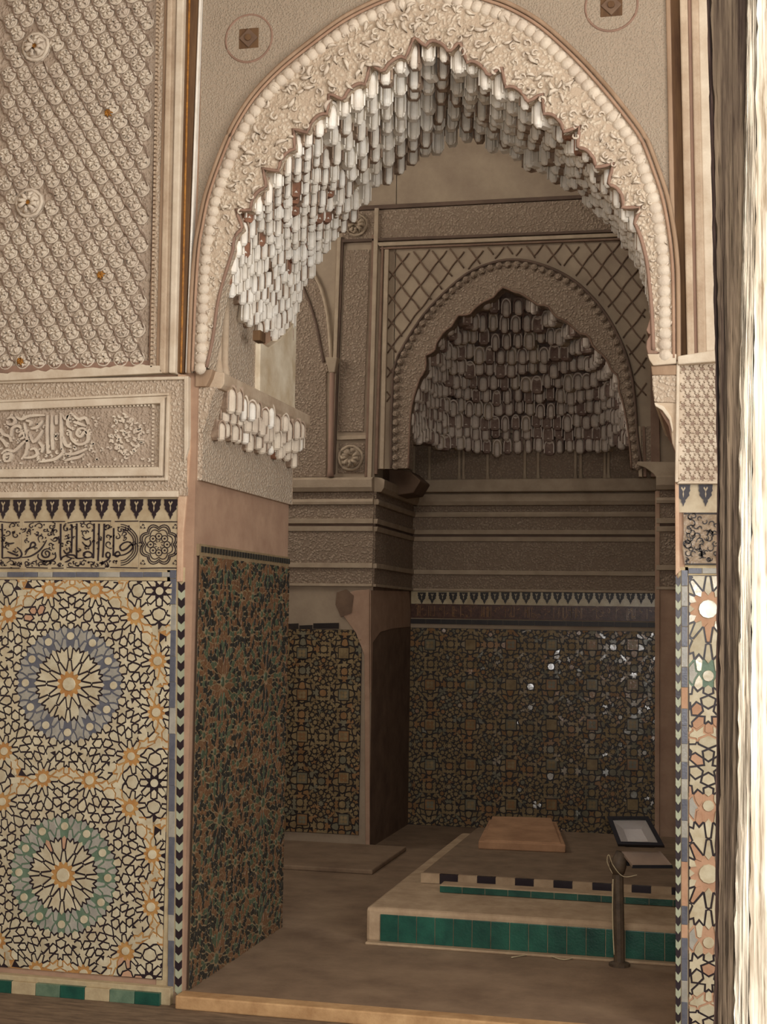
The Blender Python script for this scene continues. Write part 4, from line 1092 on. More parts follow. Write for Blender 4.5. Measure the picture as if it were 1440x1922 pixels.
# ================================================================== JAMB (left side of the opening)
jb = thing('muqarnas_cornice', (XC, YF + .6, 2.2), 'honeycomb stucco cornice over pink plaster on the side of the opening', 'cornice')
mb = MB(); mb.box(XC - .02, XC + .012, YF + .02, YJ - .01, 2.19, 2.42); mb.build('carved_frieze', M['stucco_carved'], jb)
mb = MB(); hmould(mb, (XC, YF + .012, 0), (XC, YJ - .006, 0), (1, 0, 0), [(2.40, -.02), (2.40, .012), (2.46, .03), (2.53, .05), (2.60, .07), (2.60, -.02)]); mb.build('backing', M['stucco_carved'], jb)
mb = MB(); hmould(mb, (XC, YF + .03, 0), (XC, YJ, 0), (1, 0, 0), [(2.595, -.02), (2.595, .085), (2.615, .10), (2.665, .10), (2.672, .07), (2.672, -.02)]); mb.build('ledge', M['tan'], jb, bevel=.004)
mb = MB(); hmould(mb, (XC, YF - .01, 0), (XC, YF + .12, 0), (1, 0, 0), [(2.60, -.02), (2.60, .03), (2.64, .05), (2.675, .06), (2.675, -.02)]); mb.build('ledge_return', M['orange'], jb, bevel=.004)
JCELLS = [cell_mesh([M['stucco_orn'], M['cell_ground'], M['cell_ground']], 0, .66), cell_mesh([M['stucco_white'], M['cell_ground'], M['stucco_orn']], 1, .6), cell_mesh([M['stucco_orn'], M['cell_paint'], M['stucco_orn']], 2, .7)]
for r_, (z, o, n, sz) in enumerate(((2.560, .070, 12, .115), (2.500, .052, 13, .105), (2.440, .03, 14, .095))):
    for k in range(n):
        y = YF + 0.12 + (YJ - YF - 0.17) * (k + (.5 if r_ % 2 else 0.15)) / n
        m = Matrix.Translation((XC + o + .01 + random.uniform(-.008, .014), y + random.uniform(-.01, .01), z + random.uniform(-.02, .02))) @ Matrix.Rotation(math.radians(56 + random.uniform(-12, 12)), 4, 'Z') @ Matrix.Diagonal((random.uniform(.052, .066), .07, sz * random.uniform(.85, 1.15), 1)); put(JCELLS[random.choice((0, 0, 1, 2))], 'muqarnas_cell', jb, m)
mb = MB(); mb.box(XC - .05, XC + .01, YJ - .03, YJ + .005, 2.19, 2.68); mb.build('end_fillet', M['plaster_edge'], jb, bevel=.004)
# row of little dark merlons above the jamb mosaic
mr_ = thing('mosaic_border', (XC, YF + .6, jz1 - .05), 'dotted dark border along the top of the jamb mosaic', 'tile border')
mb = MB(); mb.box(XC - .01, XC + .004, YF + .03, YJ - .02, jz1 - .052, jz1); mb.build('border_ground', M['jam_ground'], mr_)
for k in range(34):
    y = YF + .05 + k * .0385; mb = MB(); mb.box(XC + .002, XC + .009, y, y + .022, jz1 - .036, jz1 - .010); mb.build('tile', M['jam_dark'], mr_)
# carved spandrel piece and broken white plaster above the cornice
mb = MB(); mb.box(XC - .03, XC + .005, YF + .05, 6.62, 2.67, 3.12); structure(mb.build('trim_6', M['stucco_carved']))
mb = MB(); cl = [(XC + .035, YF + .12), (XC + .03, YF + .22)]
for k, (x, y) in enumerate(cl): mb.tube([(x, y, 2.67), (x, y, 2.72), (x, y, 2.74), (x, y, 3.05)], [.03, .022, .018, .018], 10)
structure(mb.build('trim_7', M['tan'], smooth=True))
pw = [(487, 640), (505, 652), (522, 640), (540, 622), (553, 606), (549, 630), (552, 652), (548, 680), (551, 700), (546, 728), (553, 752), (556, 772), (558, 796), (520, 782), (488, 762), (484, 700)]
XW = XC + .03
mb = MB(); mb.prism([Vector((XW, max(6.55, min(YJ + .02, onX(x, y, XW).y)), onX(x, y, XW).z)) for x, y in pw], (-.06, 0, 0)); structure(mb.build('trim_8', M['plaster_white'], bevel=.006))
mb = MB(); mb.box(XC - .3, XC + .012, YJ - .14, YJ, 2.6, 3.25); structure(mb.build('trim_9', M['plaster_white']))

# ================================================================== CHAMBER
# --- pier wall with the alcove arch
AX = [(690, 905), (712, 850), (735, 800), (739, 740), (741, 700), (755, 660), (800, 590), (860, 530), (905, 503), (960, 490), (1020, 500), (1080, 530), (1130, 580), (1165, 640), (1185, 700), (1193, 760), (1197, 820), (1206, 880)]
AXs = resample(spline([onY(x, y, YP) for x, y in [(737, 880), (737, 800)] + AX[3:]]), 81)
IX = [(768, 880), (770, 830), (775, 760), (800, 690), (835, 625), (880, 590), (920, 562), (958, 545), (990, 560), (1040, 590), (1080, 618), (1115, 650), (1148, 690), (1166, 740), (1180, 810), (1186, 880)]
IXs = resample(spline([onY(x, y, YP) for x, y in IX]), 81)
zs = 2.60
mb = MB(); mb.box(-4.7, XPL, YP, YP + .25, 0, 5.9); mb.box(XPR, 2.0, YP, YP + .25, 0, 5.9)
top = [Vector((XPL, YP, AXs[0].z))] + AXs + [Vector((XPR, YP, AXs[-1].z))]
for a, b in zip(top, top[1:]): mb.add([a, b, (b.x, YP, 5.9), (a.x, YP, 5.9)], [(0, 1, 2, 3)])
structure(mb.build('wall_pier', M['ch_plain'], fix=False))
# alcove lining
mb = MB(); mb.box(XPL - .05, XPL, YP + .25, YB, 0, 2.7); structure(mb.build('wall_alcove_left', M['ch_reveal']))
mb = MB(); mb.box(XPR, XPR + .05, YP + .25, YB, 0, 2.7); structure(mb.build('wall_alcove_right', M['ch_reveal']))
mb = MB(); mb.box(XPL - .1, XPR + .1, YP + .02, YB, 4.5, 4.6); structure(mb.build('ceiling', M['ch_plain']))
# mouldings that run round pier, reveal and rear wall
def bands(mbs, A, B, out):
    E_ = lambda name, prof: hmould(mbs.setdefault(name, MB()), A, B, out, prof)
    E_('ledge', [(2.49, -.01), (2.49, .05), (2.52, .07), (2.575, .075), (2.59, .05), (2.60, -.01)])
    E_('carved_band', [(2.44, -.01), (2.44, .016), (2.49, .016), (2.49, -.01)]); E_('fillet', [(2.40, -.01), (2.40, .03), (2.42, .036), (2.44, .03), (2.44, -.01)])
    E_('carved_band', [(2.30, -.01), (2.30, .012), (2.40, .012), (2.40, -.01)]); E_('fillet', [(2.265, -.01), (2.265, .024), (2.30, .03), (2.30, -.01)]); E_('dark_line', [(2.245, -.01), (2.245, .012), (2.265, .012), (2.265, -.01)]); E_('fillet', [(2.21, -.01), (2.21, .022), (2.245, .03), (2.245, -.01)])
    E_('carved_band', [(1.985, -.01), (1.985, .012), (2.21, .012), (2.21, -.01)]); E_('fillet', [(1.95, -.01), (1.95, .026), (1.985, .026), (1.985, -.01)]); E_('carved_band', [(1.84, -.01), (1.84, .010), (1.95, .010), (1.95, -.01)]); E_('fillet', [(1.82, -.01), (1.82, .022), (1.84, .022), (1.84, -.01)])


def banded(name, label, A, B, out):
    mbs = {}; bands(mbs, A, B, out); t = thing(name, (Vector(A) + Vector(B)) / 2 + Vector((0, 0, 1.82)), label, 'frieze')
    for k, b in mbs.items(): b.build({'carved_band': 'carved_band', 'fillet': 'fillet', 'ledge': 'ledge', 'dark_line': 'painted_line'}[k], M[{'carved_band': 'ch_carved', 'fillet': 'ch_stucco', 'ledge': 'ch_stucco', 'dark_line': 'ch_line'}[k]], t, bevel=.003)
    return t


banded('stucco_frieze', 'banded stucco frieze on the pier left of the dark alcove', (-4.5, YP, 0), (XPL + .0, YP, 0), (0, -1, 0))
banded('stucco_frieze', 'short shadowed return of the banded frieze inside the alcove', (XPL, YP, 0), (XPL, YB, 0), (1, 0, 0))
banded('stucco_frieze', 'long banded stucco frieze across the rear wall above the palmettes', (XPL, YB, 0), (XPR, YB, 0), (0, -1, 0))
banded('stucco_frieze', 'sliver of banded stucco frieze on the pier right of the alcove', (XPR, YP, 0), (1.5, YP, 0), (0, -1, 0))
br = thing('broken_ledge', onY(735, 905, YP), 'broken lump of stucco ledge at the inner corner of the alcove', 'ledge')
mb = MB(); add_slab(mb, [(700, 900), (712, 886), (735, 878), (770, 884), (790, 902), (776, 925), (740, 930), (705, 920)], YP + .5, 0.05, .3); mb.build('ledge_stump', M['ch_reveal'], br, bevel=.01)
# rear wall: inscription band and blue line
t = thing('inscription_band', onY(1000, 1163, YB), 'dark worn inscription tile band along the rear wall', 'tile frieze')
mb = MB(); z0, z1 = onY(1000, 1163, YB).z, onY(1000, 1136, YB).z; mb.box(XPL, XPR, YB - .008, YB + .01, z0, z1); mb.build('tile', M['ch_inscr'], t)
mb = MB(); rs = random.Random(4)
for k in range(130):
    x = XPL + .02 + rs.random() * 1.9; z = rs.uniform(z0 + .015, z1 - .015); a = rs.uniform(0, 6.28)
    pts = [(x + .012 * math.cos(a + i * .6) * (1 + .2 * i), YB - .008, z + .010 * math.sin(a + i * .6) * (1 + .2 * i)) for i in range(4)] if rs.random() < .7 else [(x, YB - .008, z0 + .015), (x, YB - .008, z1 - .015)]
    ribbon(mb, pts, .005, NF, .003)
mb.build('lettering', M['ch_tile_tan'], t, kind='stuff')
t = thing('blue_tile_strip', onY(1000, 1173, YB), 'thin dark blue tile line over the rear wall mosaic', 'tile border')
z0, z1 = onY(1000, 1174, YB).z, onY(1000, 1165, YB).z
for k in range(16):
    mb = MB(); x = XPL + k * .1225; mb.box(x + .001, x + .121, YB - .008, YB + .01, z0, z1); mb.build('tile', M['ch_strap'], t)
t = thing('dark_tile_strip', onY(580, 1175, YP), 'broken run of dark tile left above the pier mosaic', 'tile border')
for a, b, y0, y1 in ((537, 560, 1171, 1181), (588, 636, 1170, 1180), (562, 586, 1174, 1182)):
    mb = slab([(a, y0), (b, y0 - 1), (b, y1), (a, y1)], YP, .008); mb.build('tile', M['ch_strap'], t)
# chipped plaster over the reveal
mb = slab([(640, 1118), (668, 1108), (694, 1106), (694, 1590), (686, 1590), (684, 1230), (668, 1188), (640, 1150)], YP, .012, -.002)
structure(mb.build('trim_10', M['plaster_pink'], bevel=.003))
mb = MB(); mb.prism([onX(x, y, XPL + .006) for x, y in ((696, 1108), (768, 1110), (771, 1150), (770, 1176), (735, 1180), (714, 1186), (700, 1206), (698, 1300), (696, 1300))], (-.004, 0, 0)); structure(mb.build('trim_16', M['plaster_pink']))
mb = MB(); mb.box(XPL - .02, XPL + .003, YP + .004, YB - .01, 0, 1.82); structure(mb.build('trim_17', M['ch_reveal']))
mb = MB(); add_slab(mb, [(632, 1112), (650, 1106), (664, 1118), (660, 1150), (640, 1158), (630, 1135)], YP, .016, .01); structure(mb.build('trim_11', M['ch_reveal']))

# --- alcove arch
al = thing('muqarnas_arch', (-1.45, YP, 2.6), 'smaller shadowed arch in the chamber filled with dusky honeycomb cells', 'arch')
mb = MB(); o_ = [p + Vector((0, -.03, 0)) for p in AXs]; inn = []
for i, p in enumerate(IXs):
    d = (AXs[i] - p).normalized(); a = .045 if 14 < i < 68 else 0
    inn.append(p + d * (cusp(i, 81, a, 18) - a * .3) + Vector((0, -.03, 0)))
mb.loft([[p + Vector((0, .05, 0)) for p in o_], o_, inn, [p + Vector((0, .14, 0)) for p in inn]]); mb.build('archivolt', M['ch_carved'], al, fix=False)
mb = MB(); mb.tube([p + Vector((0, -.008, 0)) for p in o_], .011, 5); mb.build('extrados_roll', M['ch_line'], al, smooth=True)
mb = MB(); mb.tube(inn, .008, 5); mb.build('intrados_roll', M['ch_red'], al, smooth=True)
SC2 = sm.mesh('scallop', M['ch_carved'], smooth=True)
for p in resample(AXs, 60):
    d = (p - Vector((-1.5, YP, 3.0))).normalized(); put(SC2, 'scallop', al, Matrix.Translation(p - d * .03 + Vector((0, -.034, 0))) @ Matrix.Scale(.9, 4))
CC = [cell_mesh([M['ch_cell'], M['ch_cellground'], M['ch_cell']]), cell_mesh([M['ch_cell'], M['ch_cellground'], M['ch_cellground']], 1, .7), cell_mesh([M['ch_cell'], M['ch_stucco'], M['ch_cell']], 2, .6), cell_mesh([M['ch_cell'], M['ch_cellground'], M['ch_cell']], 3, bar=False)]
NT2 = 11; cells = []
zl, zt = 2.95, IXs[40].z
left = [p for p in IXs[:41]]; right = [p for p in IXs[40:]]
def xat(side, z):
    s = left if side < 0 else right[::-1]
    for a, b in zip(s, s[1:]):
        if (a.z - z) * (b.z - z) <= 0 and abs(a.z - b.z) > 1e-6: return a.x + (b.x - a.x) * (z - a.z) / (b.z - a.z)
    return s[-1].x
for k in range(NT2):
    z = zl + (zt - .03 - zl) * k / (NT2 - .6); xl, xr = xat(-1, z), xat(1, z); cx = (xl + xr) / 2; hw = (xr - xl) / 2 + .02
    dep = (YB - .10 - YP - .02) * max(.10, (1 - (k / NT2) ** 1.5)); pl = []
    for q_ in range(61):
        a = PI * q_ / 60; ca, sa = math.cos(a), math.sin(a); pl.append((cx - hw * math.copysign(abs(ca) ** .75, ca), YP + .05 + dep * abs(sa) ** .75, z))
    n = max(3, int(sum((Vector(a) - Vector(b)).length for a, b in zip(pl, pl[1:])) / .080)); pl = resample(pl, 2 * n + 1)
    for q_ in range(n):
        p = pl[min(2 * n, 2 * q_ + (1 if k % 2 == 0 else 0))]; cells.append((p, math.atan2(cx - p.x, (p.y - YP + .3)) * .8))
for k, (v, ang) in enumerate(cells):
    m = Matrix.Translation(v + Vector((0, 0, random.uniform(-.025, .025)))) @ Matrix.Rotation(ang, 4, 'Z') @ Matrix.Diagonal((random.uniform(.060, .085), .10, random.uniform(.115, .14), 1)); put(CC[random.choice((0, 0, 2, 1, 3))], 'muqarnas_cell', al, m)
# vault behind the cells
mb = MB(); rings = []
for k in range(NT2 + 1):
    z = 2.93 if k == 0 else zl + (zt + .04 - zl) * (k - .5) / (NT2 - 1); zz = min(z, zt - .005); xl, xr = xat(-1, max(zz, 2.72)), xat(1, max(zz, 2.72)); cx = (xl + xr) / 2; hw = (xr - xl) / 2 + .06
    dep = (YB - .02 - YP) * max(.12, (1 - (max(0, k - 1) / NT2) ** 1.5)); r = []
    for q_ in range(25):
        a = PI * q_ / 24; ca, sa = math.cos(a), math.sin(a); r.append((cx - hw * math.copysign(abs(ca) ** .7, ca), YP + .05 + dep * abs(sa) ** .7 if 0 < q_ < 24 else YP + .02, z))
    rings.append(r)
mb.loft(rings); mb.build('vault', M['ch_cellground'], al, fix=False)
# blind arcade under the cells
ba = thing('blind_arcade', onY(1000, 900, YB), 'row of blind arches on thin twin shafts under the alcove honeycomb', 'arcade')
mb = MB(); mb.box(XPL, XPR, YB - .03, YB, 2.60, 3.02); mb.build('arcade_ground', M['ch_carved'], ba)
for x in (777, 806, 862, 870, 915, 985, 1010, 1080, 1090, 1135, 1142):
    a, b = onY(x, 895, YB - .05), onY(x, 835, YB - .05); mb = MB(); mb.tube([(a.x, a.y, 2.69), (a.x, a.y, 2.73), (a.x, a.y, b.z), (a.x, a.y, b.z + .04)], [.022, .013, .013, .024], 8); mb.build('shaft', M['ch_stucco'], ba, smooth=True)
for xa, xb2 in ((806, 862), (870, 915), (915, 985), (1010, 1080), (1090, 1135)):
    a, b = onY(xa, 835, YB - .05), onY(xb2, 835, YB - .05); c = (a + b) / 2; r = (b.x - a.x) / 2
    mb = MB(); mb.tube([(c.x + r * math.cos(PI * k / 10), c.y, c.z + r * .75 * math.sin(PI * k / 10)) for k in range(11)], .016, 6); mb.build('arch_rib', M['ch_stucco'], ba, smooth=True)
mb = MB(); mb.box(XPL, XPR, YB - .12, YB, 2.59, 2.69); mb.build('ledge', M['ch_stucco'], ba, bevel=.012)

# --- framing on the pier plane
pf = thing('alcove_frame', onY(960, 900, YP), 'moulded rectangular frame round the alcove arch with long top band', 'wall panel')
for nm, m_, px, out in (('top_band', 'ch_carved', [(642, 398), (1240, 366), (1240, 432), (642, 452)], .012), ('fillet', 'ch_line', [(600, 390), (1240, 358), (1240, 365), (600, 398)], .022), ('fillet', 'ch_line', [(642, 449), (1240, 427), (1240, 432), (642, 455)], .026), ('fillet', 'ch_stucco', [(706, 455), (1240, 434), (1240, 441), (712, 462)], .03),
                        ('fillet', 'ch_red', [(712, 464), (1240, 443), (1240, 447), (714, 468)], .02),
                        ('upright', 'ch_line', [(640, 445), (645, 445), (628, 890), (624, 890)], .022), ('upright', 'ch_stucco', [(633, 445), (640, 445), (624, 895), (617, 895)], .03), ('upright', 'ch_red', [(698, 440), (703, 440), (689, 895), (684, 895)], .026), ('upright', 'ch_stucco', [(703, 390), (711, 390), (697, 900), (689, 900)], .032), ('upright', 'ch_red', [(716, 462), (720, 462), (708, 890), (702, 890)], .022), ('upright', 'ch_stucco', [(722, 468), (730, 468), (720, 880), (712, 880)], .03),
                        ('panel', 'ch_carved', [(648, 470), (694, 468), (682, 810), (634, 810)], .010), ('fillet', 'ch_stucco', [(632, 818), (688, 817), (688, 824), (632, 826)], .024), ('panel', 'ch_carved', [(636, 832), (684, 832), (683, 888), (634, 888)], .008),
                        ('panel', 'ch_carved', [(646, 402), (696, 400), (694, 446), (645, 447)], .008), ('upright', 'ch_red', [(1206, 800), (1211, 800), (1214, 895), (1208, 895)], .03), ('upright', 'ch_stucco', [(1196, 800), (1203, 800), (1206, 895), (1199, 895)], .03), ('upright', 'ch_red', [(1220, 445), (1232, 445), (1240, 895), (1222, 895)], .027)):
    mb = slab(px, YP, out); mb.build(nm, M[m_], pf, bevel=.004)
for c, r in ((onY(671, 424, YP), .075), (onY(660, 860, YP), .085)):
    put(rosette_mesh(r, 9, int(r * 1000), M['ch_stucco']), 'rosette', pf, Matrix.Translation((c.x, YP - .01, c.z)))
# lozenge fretwork in the spandrels
mb = MB(); per, hz = .135, .175
def inside(p):
    if not (onY(728, 600, YP).x < p.x < onY(1216, 600, YP).x and p.z > AXs[0].z + .45 and p.z < onY(900, 464, YP).z): return False
    for a, b in zip(AXs, AXs[1:]):
        if (a.x - p.x) * (b.x - p.x) <= 0: return p.z > max(a.z, b.z) + .03
    return True
for sg in (-1, 1):
    for k in range(-30, 40):
        run = []
        for s in range(240):
            x = -2.6 + s * .0105; z = 3.0 + sg * (x + 2.6) / per * hz + k * hz + .006 * math.sin((x + 2.6) / per * 2 * PI); p = Vector((x, YP - .004, z))
            if inside(p): run.append(p)
            else:
                if len(run) > 3: mb.tube(run[::2], .0055, 5)
                run = []
        if len(run) > 3: mb.tube(run[::2], .0055, 5)
mb.build('lozenge_fretwork', M['ch_reveal'], pf, smooth=True, kind='stuff')
# left-hand blind arch and its colonnette
t = thing('side_arch', onY(600, 900, YP), 'half-hidden carved blind arch with a red colonnette at the left of the chamber', 'arch')
mb = slab([(520, 480), (575, 500), (612, 560), (622, 640), (624, 690), (612, 700), (612, 895), (500, 895)], YP, .008); mb.build('carved_field', M['ch_carved'], t)
for pts, r, mt in (([(575, 495), (598, 530), (612, 575), (618, 620), (622, 680)], .014, 'ch_stucco'), ([(560, 520), (580, 565), (594, 610), (602, 650), (608, 680)], .010, 'ch_line')):
    mb = MB(); mb.tube([onY(x, y, YP - .01) for x, y in spline([(a, b, 0) for a, b in pts], 4) for (x, y) in [(x, y)]] if False else [onY(p[0], p[1], YP - .01) for p in spline([(a, b, 0) for a, b in pts], 4)], r, 6); mb.build('arch_roll', M[mt], t, smooth=True)
a = onY(620, 895, YP - .05); b = onY(624, 700, YP - .05); tp = onY(624, 672, YP - .05)
mb = MB(); mb.tube([(a.x, a.y, a.z), (a.x, a.y, a.z + .04), (b.x, b.y, b.z)], [.028, .02, .02], 10); mb.build('shaft', M['red'], t, smooth=True, label='reddish shaft')
mb = MB(); mb.add([(b.x - .022, b.y - .02, b.z), (b.x + .022, b.y - .02, b.z), (b.x + .022, b.y + .05, b.z), (b.x - .022, b.y + .05, b.z), (b.x - .045, b.y - .04, tp.z), (b.x + .045, b.y - .04, tp.z), (b.x + .045, b.y + .05, tp.z), (b.x - .045, b.y + .05, tp.z)],
        [(0, 3, 2, 1), (4, 5, 6, 7), (0, 1, 5, 4), (1, 2, 6, 5), (2, 3, 7, 6), (3, 0, 4, 7)]); mb.build('capital', M['ch_stucco'], t, bevel=.006)
# right pier edge: stepped cornice end seen in profile
t = thing('moulded_cornice', onY(1240, 905, YP), 'stepped cornice end on the right alcove pier', 'cornice')
mb = slab([(1195, 872), (1212, 878), (1226, 888), (1236, 900), (1240, 908), (1300, 908), (1300, 868), (1197, 866)], YP, .06, .1); mb.build('stepped_end', M['ch_stucco'], t, bevel=.004)
mb = slab([(1196, 800), (1236, 800), (1236, 868), (1190, 868)], YP, .02); mb.build('carved_spandrel', M['ch_carved'], t)
mb = MB(); mb.box(XPR - .008, XPR + .024, YP - .019, YP + .02, .1, 2.485); structure(mb.build('trim_12', M['plaster_pink'], bevel=.005))
mb = MB(); mb.box(XPR + .02, 0.6, YP - .004, YP + .01, 1.82, .1); structure(mb.build('trim_13', M['plaster_pink']))

# --- sill of the opening and the low step in the chamber
a, b = F(330, 1872, YF - .07), F(1440, 1950, YF - .07)
mb = MB(); mb.box(XC - .01, .4, YF - .085, YF + .004, HALL_Z, .006); structure(mb.build('trim_14', M['sill'], bevel=.006))
mb = MB(); mb.box(-4.0, -2.17, 8.78, 9.75, 0, .03); structure(mb.build('trim_15', M['ch_floor'], bevel=.008))

# --- tombs
t = thing('tomb_platform', (-1.0, 7.6, 0), 'broad low tomb platform faced with dark green tiles, nearest the opening', 'tomb')
zA = .172; yA = 6.97; xA = onZ(690, 1700, zA).x
mb = MB(); mb.box(xA, .5, yA, 9.55, 0, zA); mb.build('body', M['tomb'], t, bevel=.018)
x = onY(714, 1740, yA).x; k = 0
while x < .4:
    mb = MB(); wv = .092; mb.box(x + .0015, x + wv - .0015, yA - .008, yA + .01, .012, zA - .03); mb.build('tile', M['greentile'], t, bevel=.002); x += wv; k += 1
mb = MB(); mb.box(xA + .01, .5, yA - .05, yA, 0, .012); mb.build('foot', M['tomb'], t, bevel=.004)
t = thing('tomb_kerb', (-.9, 7.6, zA), 'narrow raised kerb faced with thin green tiles, lying on the tomb platform', 'tomb')
pC = onZ(825, 1675, zA); zC = zA + .040
mb = MB(); mb.box(pC.x, .5, pC.y, pC.y + .11, zA, zC); mb.build('body', M['tomb'], t, bevel=.006)
x = pC.x + .002
while x < .4:
    mb = MB(); mb.box(x + .001, x + .118, pC.y - .006, pC.y + .01, zA + .003, zC - .006); mb.build('tile', M['greentile'], t); x += .12
t = thing('tomb_slab', (-.9, 8.4, zA), 'large flat tomb slab edged with black and white tiles, behind the green kerb', 'tomb')
pB = onZ(790, 1657, zA); zB = zA + .05
mb = MB(); mb.box(pB.x, .5, pB.y, 9.5, zA, zB); mb.build('body', M['tomb_mat'], t, bevel=.004)
x = pB.x; k = 0
while x < .4:
    wv = .105 if k % 2 == 0 else .10; mb = MB(); mb.box(x + .001, x + wv - .001, pB.y - .006, pB.y + .02, zA + .002, zB + .003); mb.build('tile', M['tomb'] if k % 2 == 0 else M['black'], t); x += wv; k += 1
t = thing('gravestone', (-1.25, 9.2, zB), 'small pale chamfered gravestone lying near the rear wall', 'gravestone')
A_ = [onZ(898, 1578, zB + .05), onZ(1062, 1585, zB + .05), onZ(1045, 1542, zB + .05), onZ(918, 1538, zB + .05)]
mb = MB(); mb.prism(A_, (0, 0, -.05)); mb.build('body', M['slab'], t, bevel=.008)
mb = MB(); mb.prism([A_[0] + Vector((.03, .02, .005)), A_[1] + Vector((-.03, .02, .005)), A_[2] + Vector((-.03, -.05, .03)), A_[3] + Vector((.03, -.05, .03))], (0, 0, -.035)); mb.build('crest', M['slab'], t, bevel=.005)

# --- floodlight on its post
t = thing('floodlight', (-.508, 6.86, 0), 'black floodlight with pale glass and open visor on a short post before the tomb', 'floodlight')
P = lambda x, y, Y=6.86: onY(x, y, Y)
a, b = P(1163, 1796), P(1160, 1640)
mb = MB(); mb.tube([(a.x, 6.86, 0), (b.x, 6.86, b.z)], .026, 10); mb.build('post', M['post'], t, smooth=False)
mb = MB(); mb.tube([(a.x, 6.86, 0), (a.x, 6.86, .012), (a.x, 6.86, .02)], [.05, .05, .03], 12); mb.build('base', M['post'], t)
mb = MB(); mb.tube([b, P(1160, 1625), P(1168, 1600)], [.03, .04, .028], 8); mb.build('junction', M['post'], t, smooth=True)
fa = [P(1150, 1538), P(1212, 1538), P(1236, 1582, 6.80), P(1166, 1580, 6.80)]
def quad(sc0, up, pts=fa):
    c = sum(pts, Vector()) / 4; nr = (pts[1] - pts[0]).cross(pts[3] - pts[0]).normalized(); nr = nr if nr.y < 0 else -nr
    return [c + (p - c) * sc0 + nr * up for p in pts]
nr = (fa[1] - fa[0]).cross(fa[3] - fa[0]).normalized(); nr = nr if nr.y < 0 else -nr
mb = MB(); r0, r1 = quad(1.22, -.002), quad(.75, -.09); mb.loft([r0, r1], closed=True); mb.add(r1, [(0, 1, 2, 3)]); hs = mb.build('housing', M['metal'], t)
mb = MB(); ro, ri = quad(1.25, .004), quad(1.0, .004); mb.add(ro + ri, [(i, (i + 1) % 4, (i + 1) % 4 + 4, i + 4) for i in range(4)]); rb, ri2 = quad(1.25, -.02), quad(1.0, -.004)
mb.loft([ro, rb], closed=True); mb.loft([ri, ri2], closed=True); mb.build('rim', M['metal'], hs)
mb = MB(); r0, r1 = quad(1.0, -.012), quad(.55, -.05); mb.loft([r0, r1], closed=True); mb.add(r1, [(0, 1, 2, 3)]); mb.build('reflector', M['reflector'], hs, fix=False)
mb = MB(); mb.prism(quad(1.0, -.004), tuple(nr * -.003)); mb.build('glass', M['glass'], hs)
mb = MB(); va = [P(1167, 1598, 6.85), P(1240, 1598, 6.85), P(1262, 1624, 6.78), P(1188, 1624, 6.78)]; mb.prism(va, (0, .002, -.012)); vi = mb.build('visor', M['visor'], t)
mb = MB(); mb.prism([va[3] + Vector((0, -.001, .001)), va[2] + Vector((0, -.001, .001)), va[2] + Vector((.004, -.002, -.014)), va[3] + Vector((-.004, -.002, -.014))], (0, .01, 0)); mb.build('visor_lip', M['metal'], vi)
mb = MB(); mb.tube([P(1166, 1604), P(1178, 1615), P(1180, 1625)], .008, 6); mb.build('hinge', M['metal'], t)
pc = spline([P(x, y, 6.80) for x, y in ((1150, 1640), (1140, 1618), (1143, 1604), (1150, 1622), (1163, 1640), (1176, 1646), (1196, 1642))], 4)
mb = MB(); mb.tube(pc, .0022, 5); tag(mb.build('cable', M['wire'], smooth=True), 'thin pale flex looping round the neck of the floodlight post', 'cable')
pc = spline([onZ(x, y, .006) for x, y in ((960, 1797), (1000, 1791), (1030, 1794), (1060, 1801), (1095, 1793), (1125, 1792), (1150, 1800))], 4)
mb = MB(); mb.tube(pc, .0028, 5); tag(mb.build('cable', M['wire'], smooth=True), 'thin pale wire lying on the floor before the green tomb tiles', 'cable')
pc = spline([P(x, y, 6.83) for x, y in ((1151, 1650), (1150, 1700), (1151, 1750), (1153, 1792))], 4)
mb = MB(); mb.tube(pc, .003, 5); tag(mb.build('cable', M['wire'], smooth=True), 'straight pale wire running down the side of the floodlight post', 'cable')

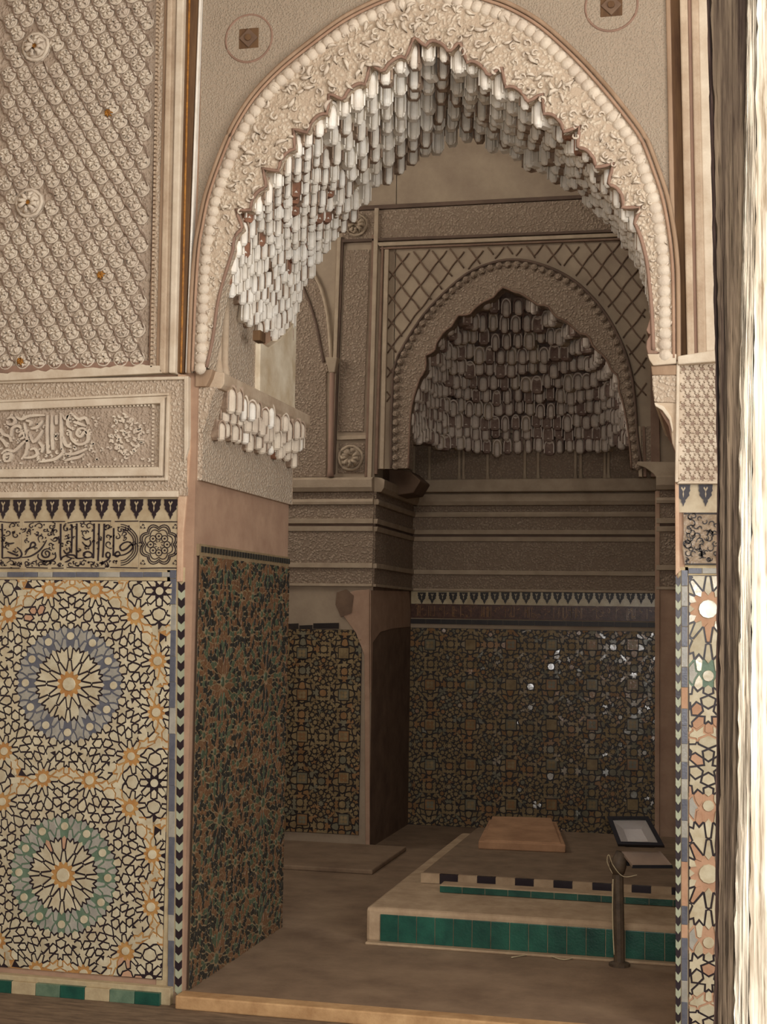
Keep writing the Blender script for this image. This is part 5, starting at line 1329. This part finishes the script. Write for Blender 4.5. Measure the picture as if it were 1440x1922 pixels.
# ================================================================== ENTRANCE DOOR POST (close to the camera)
dr = bpy.data.objects.new('door_1', None); C.objects.link(dr); dr.location = (.03, 1.25, 0); structure(dr, 'sun-bleached split timber door post at the entrance')


def plank(px, Y, depth, m, name, seed):
    """px: left and right edges as polylines from top to bottom; a board with a rough split face"""
    L_, R_ = px; rs = random.Random(seed); n = 90; mb = MB(); rings = []
    l = resample([onY(x, y, Y) for x, y in L_], n); r = resample([onY(x, y, Y) for x, y in R_], n); W_ = 14
    off = [rs.uniform(-.0016, .0016) for _ in range(W_ + 1)]
    for i in range(n):
        for k in range(W_ + 1): off[k] += rs.gauss(0, .0004) - off[k] * .04
        j = rs.gauss(0, .0005); row = [Vector((l[i].x + j, Y + depth, l[i].z))]
        for k in range(W_ + 1):
            p = l[i].lerp(r[i], k / W_); row.append(Vector((p.x + (j if k < 2 else 0), Y + off[k] * (1 if 0 < k < W_ else .3), p.z)))
        row.append(Vector((r[i].x, Y + depth, r[i].z))); rings.append(row)
    mb.loft(rings); return mb.build(name, M[m], dr, fix=False)


plank(([(1334, -60), (1342, 300), (1350, 640), (1352, 1000), (1352, 1400), (1350, 1700), (1347, 2000)], [(1404, -60), (1396, 400), (1390, 1000), (1388, 1330), (1380, 1700), (1378, 2000)]), 1.36, .12, 'wood_dark', 'plank', 1)
plank(([(1326, -60), (1338, 400), (1346, 900), (1345, 1400), (1340, 2000)], [(1340, -60), (1350, 400), (1354, 900), (1354, 1400), (1352, 2000)]), 1.42, .1, 'gap_shade', 'gap_shade_strip', 4)  # dark strip painted in for the shadow gap beside the post
plank(([(1404, -60), (1398, 330), (1389, 700), (1389, 1000), (1387, 1330), (1381, 1700), (1379, 2000)], [(1420, -60), (1419, 300), (1414, 640), (1410, 1000), (1408, 1500), (1404, 2000)]), 1.30, .14, 'wood', 'plank', 2)
plank(([(1421, -60), (1420, 300), (1415, 640), (1411, 1000), (1409, 1500), (1405, 2000)], [(1620, -60), (1620, 1000), (1620, 2000)]), 1.29, .16, 'wood', 'plank', 3)
